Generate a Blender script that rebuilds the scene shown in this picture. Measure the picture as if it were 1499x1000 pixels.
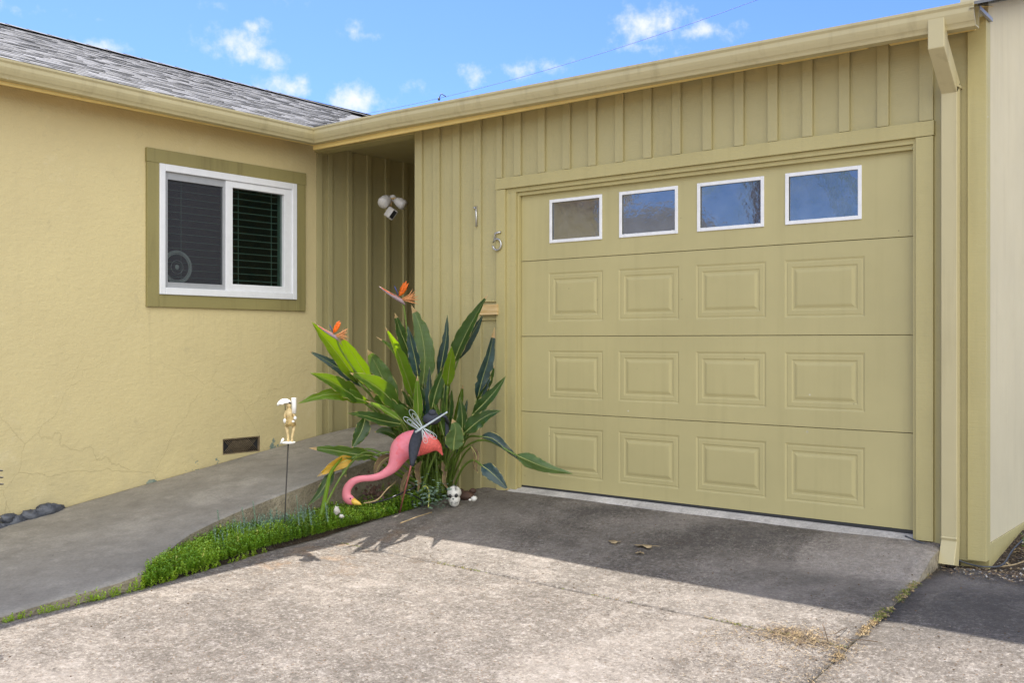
import bpy, bmesh, math, random
from mathutils import Vector, Matrix, noise
import numpy as np
random.seed(7)
C = bpy.context.scene
for o in list(bpy.data.objects): bpy.data.objects.remove(o)
R = math.radians
# ---------------------------------------------------------------- camera
CAM = Vector((4.422, -5.542, 1.03)); F = 1456.0; CX = 749.5; CY = 500.8
cam = bpy.data.objects.new('camera', bpy.data.cameras.new('camera'))
C.collection.objects.link(cam); C.camera = cam
cam.location = CAM; cam.rotation_euler = (R(90), 0, math.atan2(.6304, .7763))
cam.data.sensor_width = 36; cam.data.lens = 36 * F / 1499; cam.data.clip_end = 2000; cam.data.clip_start = .05
CR = Vector((.7763, .6304, 0)); CF = Vector((-.6304, .7763, 0)); UP = Vector((0, 0, 1))
def at(px, py, d):            # point seen at a photo pixel, d metres deep
    return CAM + CR * ((px - CX) / F * d) + UP * (-(py - CY) / F * d) + CF * d
def pdir(px, py): return (CR * ((px - CX) / F) + UP * (-(py - CY) / F) + CF).normalized()
# ---------------------------------------------------------------- sun, sky
SUN = Vector((.548, -.242, -1)).normalized()
elev = math.asin(-SUN.z)
ts = -SUN
sun_az = math.atan2(ts.x, ts.y)
sl = bpy.data.lights.new('sun', 'SUN'); sl.energy = 3.3; sl.angle = R(.53); sl.color = (1, .95, .87)
so = bpy.data.objects.new('sun', sl); C.collection.objects.link(so)
so.rotation_euler = SUN.to_track_quat('-Z', 'Y').to_euler(); so.location = (-6, 3, 12)
W = bpy.data.worlds.new('World'); C.world = W; W.use_nodes = True
nt = W.node_tree; nt.nodes.clear()
def wn(t, **k):
    n = nt.nodes.new(t)
    for a, b in k.items(): setattr(n, a, b)
    return n
wo = wn('ShaderNodeOutputWorld'); bg = wn('ShaderNodeBackground'); bg.inputs[1].default_value = .10
sky = wn('ShaderNodeTexSky', sky_type='NISHITA'); sky.sun_disc = False
sky.sun_elevation = elev; sky.sun_rotation = sun_az; sky.air_density = 1.0; sky.dust_density = .55; sky.ozone_density = 2.2
geo = wn('ShaderNodeTexCoord')
def wmath(op, a, b=None):
    n = wn('ShaderNodeMath', operation=op)
    for i, v in enumerate((a, b)):
        if v is None: continue
        if isinstance(v, (int, float)): n.inputs[i].default_value = v
        else: nt.links.new(v, n.inputs[i])
    return n.outputs[0]
nz = wn('ShaderNodeTexNoise'); nz.inputs['Scale'].default_value = 38; nz.inputs['Detail'].default_value = 7; nz.inputs['Roughness'].default_value = .62
nt.links.new(geo.outputs['Generated'], nz.inputs['Vector'])
mask = None
clouds = [(340, 62, 46, 20, 1), (388, 83, 34, 13, 1), (376, 41, 22, 10, .7), (155, 70, 26, 9, .9), (418, 130, 40, 14, .9), (445, 120, 16, 10, .6), (525, 147, 46, 22, 1),
          (535, 52, 30, 8, .5), (520, 45, 14, 8, .5), (965, 36, 46, 30, 1), (1020, 46, 50, 14, .9), (915, 42, 22, 10, .6), (948, 70, 34, 8, .8), (752, 104, 34, 11, .75), (690, 112, 26, 10, .5),
          (805, 98, 30, 9, .4), (330, 6, 26, 8, .4), (440, 4, 22, 7, .4), (620, 128, 30, 8, .3), (895, 62, 14, 8, .4), (80, 20, 40, 8, .35),
          (1300, -160, 160, 60, 1), (200, -220, 180, 60, 1), (-500, 90, 150, 60, 1)]
FILL_BANK = Vector((.66, -.56, .30)).normalized()
for (px, py, a, b, s) in clouds:
    d0 = pdir(px, py)
    sx = F / (a * 1.25); sy = F / (b * 1.25)
    side = CR; up2 = (UP - d0 * UP.dot(d0)).normalized()
    v = wn('ShaderNodeVectorMath', operation='SUBTRACT'); nt.links.new(geo.outputs['Generated'], v.inputs[0]); v.inputs[1].default_value = d0
    def dot(vec, k):
        n = wn('ShaderNodeVectorMath', operation='DOT_PRODUCT'); nt.links.new(v.outputs[0], n.inputs[0]); n.inputs[1].default_value = vec * k
        return n.outputs['Value']
    x, y, z = dot(side, sx), dot(up2, sy), dot(d0, 3.)
    r2 = wmath('ADD', wmath('ADD', wmath('MULTIPLY', x, x), wmath('MULTIPLY', y, y)), wmath('MULTIPLY', z, z))
    m = wmath('MULTIPLY', wmath('SUBTRACT', 1.25, wmath('SQRT', r2)), s)
    mask = m if mask is None else wmath('MAXIMUM', mask, m)
mm = wmath('ADD', mask, wmath('MULTIPLY', wmath('SUBTRACT', nz.outputs['Fac'], .52), 3.4))
mr = wn('ShaderNodeMapRange'); nt.links.new(mm, mr.inputs[0]); mr.inputs[1].default_value = .1; mr.inputs[2].default_value = 1.75; mr.interpolation_type = 'SMOOTHSTEP'
# deep clear blue of the sky, then the small puffs, then a broad bright cloud bank added unseen behind the viewer to fill the shade
tint = wn('ShaderNodeMix', data_type='RGBA', blend_type='MULTIPLY'); tint.inputs[0].default_value = 1; nt.links.new(sky.outputs[0], tint.inputs[6]); tint.inputs[7].default_value = (.37, .50, .86, 1)
mx0 = wn('ShaderNodeMix', data_type='RGBA'); nt.links.new(mr.outputs[0], mx0.inputs[0]); nt.links.new(tint.outputs[2], mx0.inputs[6]); mx0.inputs[7].default_value = (3.9, 4.0, 4.15, 1)
dn = wn('ShaderNodeVectorMath', operation='DOT_PRODUCT'); nt.links.new(geo.outputs['Generated'], dn.inputs[0]); dn.inputs[1].default_value = FILL_BANK
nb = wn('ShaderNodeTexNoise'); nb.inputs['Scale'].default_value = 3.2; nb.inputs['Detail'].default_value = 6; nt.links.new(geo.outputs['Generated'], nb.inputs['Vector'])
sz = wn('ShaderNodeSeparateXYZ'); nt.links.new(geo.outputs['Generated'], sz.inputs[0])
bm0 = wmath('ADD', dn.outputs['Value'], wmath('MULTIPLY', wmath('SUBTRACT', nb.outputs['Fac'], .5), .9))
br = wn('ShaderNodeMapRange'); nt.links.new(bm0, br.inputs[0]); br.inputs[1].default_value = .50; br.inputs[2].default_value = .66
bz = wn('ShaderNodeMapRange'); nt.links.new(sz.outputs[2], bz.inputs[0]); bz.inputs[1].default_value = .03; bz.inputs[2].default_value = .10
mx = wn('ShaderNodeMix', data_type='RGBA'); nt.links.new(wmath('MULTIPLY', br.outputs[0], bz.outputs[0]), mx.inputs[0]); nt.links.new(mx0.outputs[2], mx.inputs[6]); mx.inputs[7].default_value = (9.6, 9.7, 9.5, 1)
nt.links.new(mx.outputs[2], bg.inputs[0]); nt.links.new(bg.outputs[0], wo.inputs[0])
C.view_settings.view_transform = 'Standard'; C.view_settings.look = 'None'; C.view_settings.gamma = 1
C.view_settings.exposure = 1.42
C.render.engine = 'CYCLES'; C.cycles.max_bounces = 10; C.cycles.diffuse_bounces = 6; C.cycles.transparent_max_bounces = 12

# ---------------------------------------------------------------- material helpers
class N:
    def __init__(s, name):
        s.m = bpy.data.materials.new(name); s.m.use_nodes = True; s.t = s.m.node_tree; s.t.nodes.clear()
        s.out = s.n('ShaderNodeOutputMaterial'); s.b = s.n('ShaderNodeBsdfPrincipled'); s.l(s.b.outputs[0], s.out.inputs[0])
        s.tc = s.n('ShaderNodeTexCoord'); s.P = s.tc.outputs['Object']
    def n(s, t, **k):
        x = s.t.nodes.new(t)
        for a, b in k.items(): setattr(x, a, b)
        return x
    def l(s, a, b): s.t.links.new(a, b)
    def scale(s, v, vec=None):
        x = s.n('ShaderNodeMapping'); x.inputs['Scale'].default_value = v; s.l(vec or s.P, x.inputs[0]); return x.outputs[0]
    def noise(s, sc, det=4, rough=.55, vec=None, dist=0):
        x = s.n('ShaderNodeTexNoise'); x.inputs['Scale'].default_value = sc; x.inputs['Detail'].default_value = det
        x.inputs['Roughness'].default_value = rough; x.inputs['Distortion'].default_value = dist; s.l(vec or s.P, x.inputs['Vector']); return x.outputs['Fac']
    def voro(s, sc, feat='F1', vec=None, out='Distance', rnd=1):
        x = s.n('ShaderNodeTexVoronoi', feature=feat); x.inputs['Scale'].default_value = sc; x.inputs['Randomness'].default_value = rnd; s.l(vec or s.P, x.inputs['Vector']); return x.outputs[out]
    def ramp(s, f, lo, hi, a=0., b=1.):
        x = s.n('ShaderNodeMapRange'); s.l(f, x.inputs[0])
        for i, v in enumerate((lo, hi, a, b)): x.inputs[i + 1].default_value = v
        return x.outputs[0]
    def math(s, op, a, b=0., clamp=False):
        x = s.n('ShaderNodeMath', operation=op); x.use_clamp = clamp
        for i, v in enumerate((a, b)):
            if isinstance(v, (int, float)): x.inputs[i].default_value = v
            else: s.l(v, x.inputs[i])
        return x.outputs[0]
    def mix(s, f, a, b, blend='MIX'):
        x = s.n('ShaderNodeMix', data_type='RGBA', blend_type=blend)
        for i, v in ((0, f), (6, a), (7, b)):
            if isinstance(v, (int, float)): x.inputs[i].default_value = v
            elif isinstance(v, tuple): x.inputs[i].default_value = (*v, 1)
            else: s.l(v, x.inputs[i])
        return x.outputs[2]
    def xyz(s):
        x = s.n('ShaderNodeSeparateXYZ'); s.l(s.P, x.inputs[0]); return x.outputs
    def col(s, c):
        if isinstance(c, tuple): s.b.inputs['Base Color'].default_value = (*c, 1)
        else: s.l(c, s.b.inputs['Base Color'])
    def rough(s, r):
        if isinstance(r, (int, float)): s.b.inputs['Roughness'].default_value = r
        else: s.l(r, s.b.inputs['Roughness'])
    def bump(s, h, dist, strength=1, nrm=None):
        x = s.n('ShaderNodeBump'); x.inputs['Strength'].default_value = strength; x.inputs['Distance'].default_value = dist
        s.l(h, x.inputs['Height'])
        if nrm: s.l(nrm, x.inputs['Normal'])
        s.l(x.outputs[0], s.b.inputs['Normal']); return x.outputs[0]
def simple(name, c, rough=.6, var=.12, sc=20, bump=.0005, bsc=80, spec=.5, metal=0):
    m = N(name); f = m.noise(sc, 5)
    m.col(m.mix(m.ramp(f, .3, .7), tuple(v * (1 - var) for v in c), tuple(min(1, v * (1 + var)) for v in c))); m.rough(rough)
    m.b.inputs['Specular IOR Level'].default_value = spec; m.b.inputs['Metallic'].default_value = metal
    m.bump(m.noise(bsc, 3), bump); return m.m
def paint(name, c, wood=True, rough=.6, chips=.5, dirt=.35, vertical=True):
    m = N(name)
    big = m.noise(1.3, 5, .6); f = m.noise(9, 6, .65)
    base = m.mix(m.ramp(big, .3, .7), tuple(v * .93 for v in c), tuple(v * 1.06 for v in c))
    st = m.noise(1, 4, .6, m.scale((14, 14, .9)))
    base = m.mix(m.math('MULTIPLY', m.ramp(st, .52, .78), dirt), base, (c[0] * .55, c[1] * .52, c[2] * .5))
    base = m.mix(m.math('MULTIPLY', m.ramp(f, .62, .8), dirt * .7), base, (c[0] * .62, c[1] * .6, c[2] * .62))
    # tiny chips and spots
    v = m.voro(9, vec=m.scale((1, 1, 1))); vc = m.voro(9, out='Color')
    sep = m.n('ShaderNodeSeparateColor'); m.l(vc, sep.inputs[0])
    spot = m.math('MULTIPLY', m.math('LESS_THAN', m.math('ADD', v, m.ramp(m.noise(90, 2), 0, 1, -.03, .03)), .045), m.math('GREATER_THAN', sep.outputs[0], 1 - .22 * chips))
    base = m.mix(m.math('MULTIPLY', spot, .8), base, (.66, .64, .55))
    spot2 = m.math('MULTIPLY', m.math('LESS_THAN', v, .03), m.math('LESS_THAN', sep.outputs[1], .16 * chips))
    base = m.mix(m.math('MULTIPLY', spot2, .8), base, (c[0] * .35, c[1] * .3, c[2] * .3))
    m.col(base); m.rough(m.ramp(f, .3, .7, rough - .08, rough + .12))
    m.b.inputs['Specular IOR Level'].default_value = .35
    if wood:
        h = m.math('ADD', m.noise(1, 5, .6, m.scale((9, 9, 160))), m.math('MULTIPLY', m.noise(60, 4), .6))
        m.bump(h, .0018, .75)
    else:
        m.bump(m.math('ADD', m.noise(7, 3), m.math('MULTIPLY', m.noise(220, 2), .12)), .0016, .5)
    return m.m
M = {}
OL = (.42, .355, .165)
M['siding'] = paint('olive_siding_paint', (.45, .395, .20), dirt=.18)
M['trim'] = paint('olive_trim_paint', (.475, .41, .19), dirt=.2)
M['wtrim'] = paint('window_trim_paint', (.29, .25, .10), chips=1.6, dirt=.6)
M['door'] = paint('garage_door_paint', (.475, .415, .20), wood=False, rough=.5, chips=1.2, dirt=.16)
M['gutter'] = paint('gutter_paint', (.53, .46, .26), wood=False, rough=.42, chips=.5, dirt=.4)
M['eave'] = paint('eave_bounce_paint', (.85, .65, .25), dirt=.15)  # colour brightened to stand in for ground bounce under the eaves
M['side'] = paint('side_stucco_paint', (.62, .55, .375), wood=False, rough=.8, dirt=.2)
def stucco():
    m = N('yellow_stucco'); X, Y, Z = m.xyz()
    big = m.noise(.9, 5, .6); c = (.60, .475, .225)
    base = m.mix(m.ramp(big, .3, .7), (.61, .51, .275), (.67, .565, .30))
    base = m.mix(m.math('MULTIPLY', m.ramp(m.noise(1, 4, .6, m.scale((9, 9, .5))), .55, .8), .22), base, (.50, .42, .24))
    low = m.ramp(Z, .55, -.1)      # splash-back grime along the base
    base = m.mix(m.math('MULTIPLY', m.math('MULTIPLY', low, m.ramp(m.noise(3, 6, .7), .35, .65)), .5), base, (.40, .35, .22))
    drip = m.math('MULTIPLY', m.ramp(Z, 1.28, 1.22), m.math('MULTIPLY', m.ramp(Z, .7, 1.25), m.math('MULTIPLY', m.math('GREATER_THAN', Y, -1.6), m.math('LESS_THAN', Y, -.2))))
    base = m.mix(m.math('MULTIPLY', m.math('MULTIPLY', drip, m.ramp(m.noise(1, 4, .7, m.scale((30, 30, .8))), .5, .7)), .3), base, (.40, .34, .2))
    base = m.mix(m.math('MULTIPLY', m.ramp(m.noise(2.6, 7, .75), .58, .66), .22), base, (.75, .66, .44))
    base = m.mix(m.math('MULTIPLY', m.ramp(m.noise(4.5, 7, .75), .62, .68), .28), base, (.42, .36, .22))
    wv = m.n('ShaderNodeVectorMath', operation='ADD'); nn = m.n('ShaderNodeTexNoise'); nn.inputs['Scale'].default_value = 5; nn.inputs['Detail'].default_value = 5; m.l(m.P, nn.inputs['Vector'])
    sc = m.n('ShaderNodeVectorMath', operation='SCALE'); m.l(nn.outputs['Color'], sc.inputs[0]); sc.inputs['Scale'].default_value = .12
    m.l(m.P, wv.inputs[0]); m.l(sc.outputs[0], wv.inputs[1])
    cr = m.voro(1.25, 'DISTANCE_TO_EDGE', wv.outputs[0])
    crack = m.math('MULTIPLY', m.math('LESS_THAN', cr, .002), m.ramp(Z, 1.0, .3))
    base = m.mix(m.math('MULTIPLY', crack, .16), base, (.30, .24, .12))
    # bare patches where paint has peeled along the walkway
    ab = m.math('SUBTRACT', Z, m.math('ADD', m.math('MULTIPLY', Y, .148), .245))
    pn = m.noise(5.5, 5, .6)
    pm = m.math('LESS_THAN', m.math('ADD', ab, m.ramp(pn, .35, .68, .12, -.075)), .0)
    pm = m.math('MULTIPLY', pm, m.math('GREATER_THAN', Y, -1.75))
    base = m.mix(pm, base, m.mix(m.ramp(m.noise(30), .4, .6), (.20, .26, .22), (.33, .36, .28)))
    m.col(base); m.rough(.85); m.b.inputs['Specular IOR Level'].default_value = .2
    h = m.math('ADD', m.math('MULTIPLY', m.noise(1, 6, .65, m.scale((20, 20, 34))), 1.5), m.math('ADD', m.math('MULTIPLY', m.noise(120, 3), .4), m.math('MULTIPLY', m.noise(3, 4), 2.)))
    h = m.math('SUBTRACT', h, m.math('MULTIPLY', crack, 1.)); h = m.math('SUBTRACT', h, m.math('MULTIPLY', pm, .7))
    m.bump(h, .005, .7); return m.m
M['stucco'] = stucco()
def concrete(name, light, dark, stain=0., agg=1., stainmask=None, smooth=False):
    m = N(name); X, Y, Z = m.xyz()
    big = m.noise(1.1, 7, .68); mid = m.noise(6, 7, .7); fine = m.noise(70, 4, .6)
    base = m.mix(m.ramp(big, .38, .62), dark, light)
    base = m.mix(m.math('MULTIPLY', m.ramp(mid, .45, .66), .55), base, tuple(v * .68 for v in dark))
    base = m.mix(m.math('MULTIPLY', m.ramp(m.noise(1.9, 8, .75), .50, .64), .75), base, tuple(min(1, v * 1.3) for v in light))
    base = m.mix(m.math('MULTIPLY', m.ramp(fine, .35, .65), .35), base, tuple(v * .55 for v in dark))
    if agg:
        n1 = m.noise(52, 9, .9); n2 = m.noise(19, 8, .8)
        base = m.mix(m.math('MULTIPLY', m.ramp(n1, .53, .60), .85 * agg), base, (.50, .45, .39))
        base = m.mix(m.math('MULTIPLY', m.ramp(n1, .47, .40), 1. * agg), base, (.075, .062, .05))
        base = m.mix(m.math('MULTIPLY', m.ramp(n2, .54, .64), .7 * agg), base, (.42, .38, .34))
        base = m.mix(m.math('MULTIPLY', m.ramp(n2, .46, .38), .8 * agg), base, (.12, .10, .082))
        vd = m.voro(75); vc = m.voro(75, out='Color'); sep = m.n('ShaderNodeSeparateColor'); m.l(vc, sep.inputs[0])
        e = m.math('ADD', vd, m.ramp(n1, 0, 1, -.25, .25))
        on = m.math('MULTIPLY', m.math('LESS_THAN', e, .34), m.math('GREATER_THAN', sep.outputs[0], .93))
        base = m.mix(m.math('MULTIPLY', on, .8 * agg), base, m.mix(sep.outputs[1], (.30, .26, .22), (.40, .36, .31)))
        on = m.math('MULTIPLY', m.math('LESS_THAN', e, .30), m.math('LESS_THAN', sep.outputs[0], .24))
        base = m.mix(m.math('MULTIPLY', on, .85 * agg), base, m.mix(sep.outputs[1], (.035, .03, .026), (.22, .13, .07)))
    if agg == 1.:
        wear = m.math('MULTIPLY', m.ramp(m.noise(.8, 5, .6), .44, .56), m.ramp(m.noise(42, 6, .8), .48, .62))
        base = m.mix(m.math('MULTIPLY', wear, .7), base, (.10, .085, .07))
        base = m.mix(m.math('MULTIPLY', m.ramp(m.noise(.55, 6, .7), .50, .62), .35), base, (.44, .39, .34))
        # fine wandering crack lines
        ve = m.voro(.9, 'DISTANCE_TO_EDGE', m.n('ShaderNodeVectorMath', operation='ADD').outputs[0]) if False else None
    if stainmask: base = stainmask(m, base, X, Y)
    m.col(base); m.rough(.88); m.b.inputs['Specular IOR Level'].default_value = .25
    if smooth: h = m.math('ADD', m.math('MULTIPLY', mid, .6), m.math('MULTIPLY', fine, .25)); m.bump(h, .003, .6)
    else:
        h = m.math('ADD', m.math('MULTIPLY', mid, 1.2), m.math('ADD', m.math('MULTIPLY', m.noise(45, 6, .75), 1.4), m.math('MULTIPLY', m.voro(95), -.5)))
        m.bump(h, .009, .9)
    return m.m
def st_shade_apron(m, base, X, Y):
    # mildew darkening of the ramp by the door, painted deeper to strengthen the eave shadow, with a scrubbed pale patch at its right corner
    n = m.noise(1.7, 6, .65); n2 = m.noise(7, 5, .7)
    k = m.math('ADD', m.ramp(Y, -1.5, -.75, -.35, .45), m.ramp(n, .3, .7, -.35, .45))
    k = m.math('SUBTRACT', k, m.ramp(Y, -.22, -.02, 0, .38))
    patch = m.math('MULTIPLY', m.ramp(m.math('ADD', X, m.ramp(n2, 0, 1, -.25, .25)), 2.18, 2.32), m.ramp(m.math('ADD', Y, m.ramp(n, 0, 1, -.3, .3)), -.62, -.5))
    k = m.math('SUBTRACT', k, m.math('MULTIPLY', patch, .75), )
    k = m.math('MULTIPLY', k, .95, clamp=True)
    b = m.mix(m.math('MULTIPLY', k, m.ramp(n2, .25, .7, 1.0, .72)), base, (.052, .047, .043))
    return rust(m, b, X, Y)
def rust(m, base, X, Y):
    d = m.math('ADD', m.math('ABSOLUTE', m.math('ADD', X, .1)), m.math('MULTIPLY', m.math('ABSOLUTE', m.math('ADD', Y, 1.7)), .6))
    k = m.math('MULTIPLY', m.ramp(d, .75, .1), m.ramp(m.noise(6, 5, .7), .5, .72))
    return m.mix(m.math('MULTIPLY', k, .55), base, (.42, .25, .12))
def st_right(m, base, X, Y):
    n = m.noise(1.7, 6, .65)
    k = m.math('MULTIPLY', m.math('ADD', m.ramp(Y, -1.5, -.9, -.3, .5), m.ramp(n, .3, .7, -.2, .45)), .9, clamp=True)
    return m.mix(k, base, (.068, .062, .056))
M['apron'] = concrete('weathered_concrete_apron', (.28, .245, .21), (.19, .165, .14), stainmask=st_shade_apron)
M['drive'] = concrete('weathered_concrete_driveway', (.285, .245, .205), (.165, .142, .12), stainmask=rust)
M['rslab'] = concrete('weathered_concrete_side_slab', (.26, .225, .19), (.185, .16, .135), stainmask=st_right)
def st_walk(m, base, X, Y):
    k = m.ramp(m.noise(3.2, 7, .7), .50, .72)
    base = m.mix(m.math('MULTIPLY', k, .4), base, (.17, .15, .125))
    v = m.math('MULTIPLY', m.math('LESS_THAN', m.voro(6), .03), .85)
    return m.mix(v, base, (.07, .06, .05))
M['walk'] = concrete('smooth_concrete_walkway', (.33, .302, .26), (.265, .243, .208), agg=0, stainmask=st_walk, smooth=True)
M['kerb'] = concrete('rough_kerb_face', (.42, .36, .26), (.28, .24, .17), agg=.5)
M['lip'] = concrete('pale_threshold_concrete', (.60, .57, .53), (.46, .43, .40), agg=.3, smooth=True)
M['soil'] = concrete('dark_garden_soil', (.085, .06, .04), (.045, .032, .022), agg=.3)
M['earth'] = concrete('dry_ground', (.32, .27, .2), (.22, .18, .13), agg=.4)
M['white'] = simple('white_vinyl', (.80, .81, .84), .35, .03)
M['wframe'] = simple('white_door_window_frame', (.82, .82, .82), .5, .06)
M['greyframe'] = simple('grey_screen_frame', (.36, .37, .39), .45, .05)
M['black'] = simple('black_plastic', (.015, .015, .017), .45, .1)
M['dark'] = simple('dark_interior', (.02, .02, .022), .9, .2)
M['rubber'] = simple('door_seal_rubber', (.03, .03, .03), .7)
M['steel'] = simple('brushed_steel_numbers', (.55, .54, .52), .35, .1, metal=.8)
M['rawwood'] = None
def rawwood():
    m = N('bare_pine'); g = m.noise(1, 6, .6, m.scale((6, 6, 90)))
    m.col(m.mix(m.ramp(g, .35, .65), (.52, .34, .13), (.74, .55, .29))); m.rough(.7); m.bump(g, .002, .6); return m.m
M['rawwood'] = rawwood()
def glass(name, gloss, tint, base, rough=.03, wav=0, thru=.0, hi=1.):
    m = N(name); m.t.nodes.remove(m.b)
    g = m.n('ShaderNodeBsdfGlossy'); g.inputs['Roughness'].default_value = rough; g.inputs['Color'].default_value = (*tint, 1)
    d = m.n('ShaderNodeBsdfDiffuse'); d.inputs['Color'].default_value = (*base, 1)
    if wav:
        b = m.n('ShaderNodeBump'); b.inputs['Distance'].default_value = wav; b.inputs['Strength'].default_value = .7
        m.l(m.math('ADD', m.noise(22, 3), m.math('MULTIPLY', m.noise(3, 2), 2)), b.inputs['Height']); m.l(b.outputs[0], g.inputs['Normal'])
        m.l(m.mix(m.ramp(m.noise(9, 6, .7), .35, .7), base, tuple(v * 2.4 for v in base)), d.inputs['Color'])
    t = m.n('ShaderNodeBsdfTransparent'); t.inputs['Color'].default_value = (.75, .85, .8, 1)
    a = m.n('ShaderNodeMixShader'); a.inputs[0].default_value = thru; m.l(d.outputs[0], a.inputs[1]); m.l(t.outputs[0], a.inputs[2])
    lw = m.n('ShaderNodeLayerWeight'); lw.inputs['Blend'].default_value = .35
    s = m.n('ShaderNodeMixShader'); m.l(m.ramp(lw.outputs['Fresnel'], 0, 1, gloss, hi), s.inputs[0]); m.l(a.outputs[0], s.inputs[1]); m.l(g.outputs[0], s.inputs[2])
    m.l(s.outputs[0], m.out.inputs[0]); return m.m
M['doorglass'] = glass('blue_reflecting_textured_glass', .30, (.78, .80, .78), (.05, .054, .066), .05, .0006)
M['glass'] = glass('window_glass', .05, (1, 1, 1), (.004, .016, .014), .01, 0, .75, hi=.30)
M['screen'] = glass('insect_screen', .0, (.5, .5, .55), (.065, .067, .078), .6, 0, .45, hi=.3)
def shingles():
    ms = []
    for i, c in enumerate([(.12, .118, .118), (.145, .143, .143), (.165, .163, .165), (.185, .184, .188), (.215, .214, .22)]):
        m = N('asphalt_shingle_%s' % ['charcoal', 'slate', 'grey', 'silver', 'pale'][i])
        f = m.noise(60, 5, .8); v = m.noise(400, 2)
        b = m.mix(m.ramp(f, .3, .7), tuple(x * .6 for x in c), tuple(x * 1.4 for x in c)); m.col(b); m.rough(.85); m.bump(v, .002, .8)
        ms.append(m.m)
    return ms
M['shingles'] = shingles()
def leafmat(name, top, rim=(.45, .40, .10), gloss=.35, trans=.45, tcol=None):
    m = N(name); f = m.noise(7, 4); st = m.noise(1, 3, .5, m.scale((3, 3, 60)))
    c = m.mix(m.ramp(f, .3, .7), tuple(v * .75 for v in top), tuple(v * 1.25 for v in top))
    c = m.mix(m.math('MULTIPLY', m.ramp(st, .5, .7), .35), c, tuple(v * 1.7 for v in top))
    c = m.mix(m.math('MULTIPLY', m.ramp(m.noise(14, 5, .7), .62, .75), .5), c, (.22, .17, .06))
    m.col(c); m.rough(gloss); m.b.inputs['Specular IOR Level'].default_value = .5
    t = m.n('ShaderNodeBsdfTranslucent'); t.inputs[0].default_value = (*(tcol or (.72, .90, .02)), 1)
    s = m.n('ShaderNodeMixShader'); s.inputs[0].default_value = trans; m.l(m.b.outputs[0], s.inputs[1]); m.l(t.outputs[0], s.inputs[2]); m.l(s.outputs[0], m.out.inputs[0])
    m.bump(m.noise(1, 3, .5, m.scale((20, 20, 90))), .002, .6); return m.m
M['leaf'] = [leafmat('leaf_mid_green', (.05, .105, .02), trans=.40), leafmat('leaf_dark_green', (.028, .068, .018), trans=.25, gloss=.3), leafmat('leaf_blue_green', (.022, .052, .052), trans=.12, gloss=.28),
             leafmat('leaf_light_green', (.11, .20, .03), trans=.5), leafmat('leaf_yellow', (.60, .38, .04), trans=.35, tcol=(.8, .45, .03)), leafmat('leaf_grey_green', (.085, .14, .05), trans=.3)]
M['leafedge'] = simple('yellow_leaf_edge', (.34, .30, .09), .6, .3, 30)
M['stalk'] = leafmat('leaf_stalk_green', (.13, .20, .035), trans=.1)
M['midrib'] = simple('pale_midrib', (.42, .45, .13), .45)
M['leafrim'] = simple('withered_leaf_edge', (.40, .27, .13), .8)
M['orange'] = leafmat('orange_sepal', (.85, .20, .01), trans=.4, tcol=(1, .25, .01)); M['bluep'] = simple('blue_petal', (.03, .05, .25), .5)
M['spathe'] = simple('grey_pink_spathe', (.30, .22, .25), .5); M['wither'] = simple('withered_sepal', (.62, .27, .10), .7)
M['sedum3'] = leafmat('sedum_pale', (.22, .36, .04), trans=.25, gloss=.5); M['sedum'] = leafmat('sedum_green', (.12, .25, .02), trans=.25, gloss=.5); M['sedum2'] = leafmat('sedum_dark', (.055, .13, .02), trans=.2, gloss=.5)
M['senecio'] = leafmat('senecio_blue_green', (.20, .30, .22), trans=.1, gloss=.6, tcol=(.2, .35, .15)); M['weed'] = leafmat('weed_lime', (.28, .42, .04), trans=.35)
M['yelleaf'] = leafmat('pale_yellow_sprig', (.55, .55, .16), trans=.3)
M['pink'] = None
def pink():
    m = N('flamingo_pink_plastic'); f = m.noise(9, 4); c = m.mix(m.ramp(f, .3, .7), (.74, .13, .17), (.80, .22, .27))
    X, Y, Z = m.xyz()
    c = m.mix(m.ramp(m.noise(5, 3), .5, .75), c, (.72, .30, .42))
    m.col(c); m.rough(.42); v = m.voro(55); m.bump(v, .003, .6); return m.m
M['pink'] = pink()
M['pinkneck'] = simple('flamingo_pink_smooth', (.76, .23, .29), .45, .08, 12)
M['coral'] = simple('flamingo_coral_feathers', (.74, .13, .11), .45, .2, 90, .004, 70)
M['leg'] = simple('flamingo_leg_paint', (.42, .13, .11), .5, .25)
M['beak'] = simple('beak_yellow', (.75, .48, .08), .4)
M['felt'] = simple('dark_slate_felt', (.045, .05, .068), .95, .2, 60, .001)
M['wire'] = simple('white_wire', (.55, .61, .62), .4)
M['rod'] = simple('pale_frosted_rod', (.48, .54, .57), .35)
M['rust'] = simple('dark_iron_rod', (.04, .035, .03), .6)
M['statue'] = simple('cream_statue_paint', (.68, .52, .26), .5, .25, 60)
M['statue2'] = simple('ochre_statue_paint', (.45, .32, .12), .5, .4, 90)
M['statuew'] = simple('white_statue_paint', (.85, .83, .78), .5, .08)
M['skull'] = simple('white_ceramic', (.66, .64, .60), .4, .1, 40)
M['brown'] = simple('dark_brown_wood', (.07, .035, .022), .7, .4, 30)
M['rock'] = simple('blue_grey_river_stone', (.075, .08, .095), .6, .5, 14, .01, 30)
M['pebble'] = simple('pale_stone', (.5, .47, .42), .8, .3, 40)
M['gritm'] = simple('tan_grit', (.25, .215, .18), .9, .3, 40); M['mulch2'] = simple('withered_brown_leaf', (.17, .115, .06), .85, .4, 30); M['deadleaf'] = simple('dead_leaf', (.36, .27, .15), .8, .25, 40)
M['straw'] = simple('dry_straw', (.40, .29, .15), .85, .3, 30)
M['moss'] = simple('moss', (.22, .24, .05), .95, .4, 40)
M['mulch'] = simple('leaf_litter', (.13, .085, .05), .95, .5, 30)
M['cablem'] = simple('dark_cable_jacket', (.06, .065, .075), .5)
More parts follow.
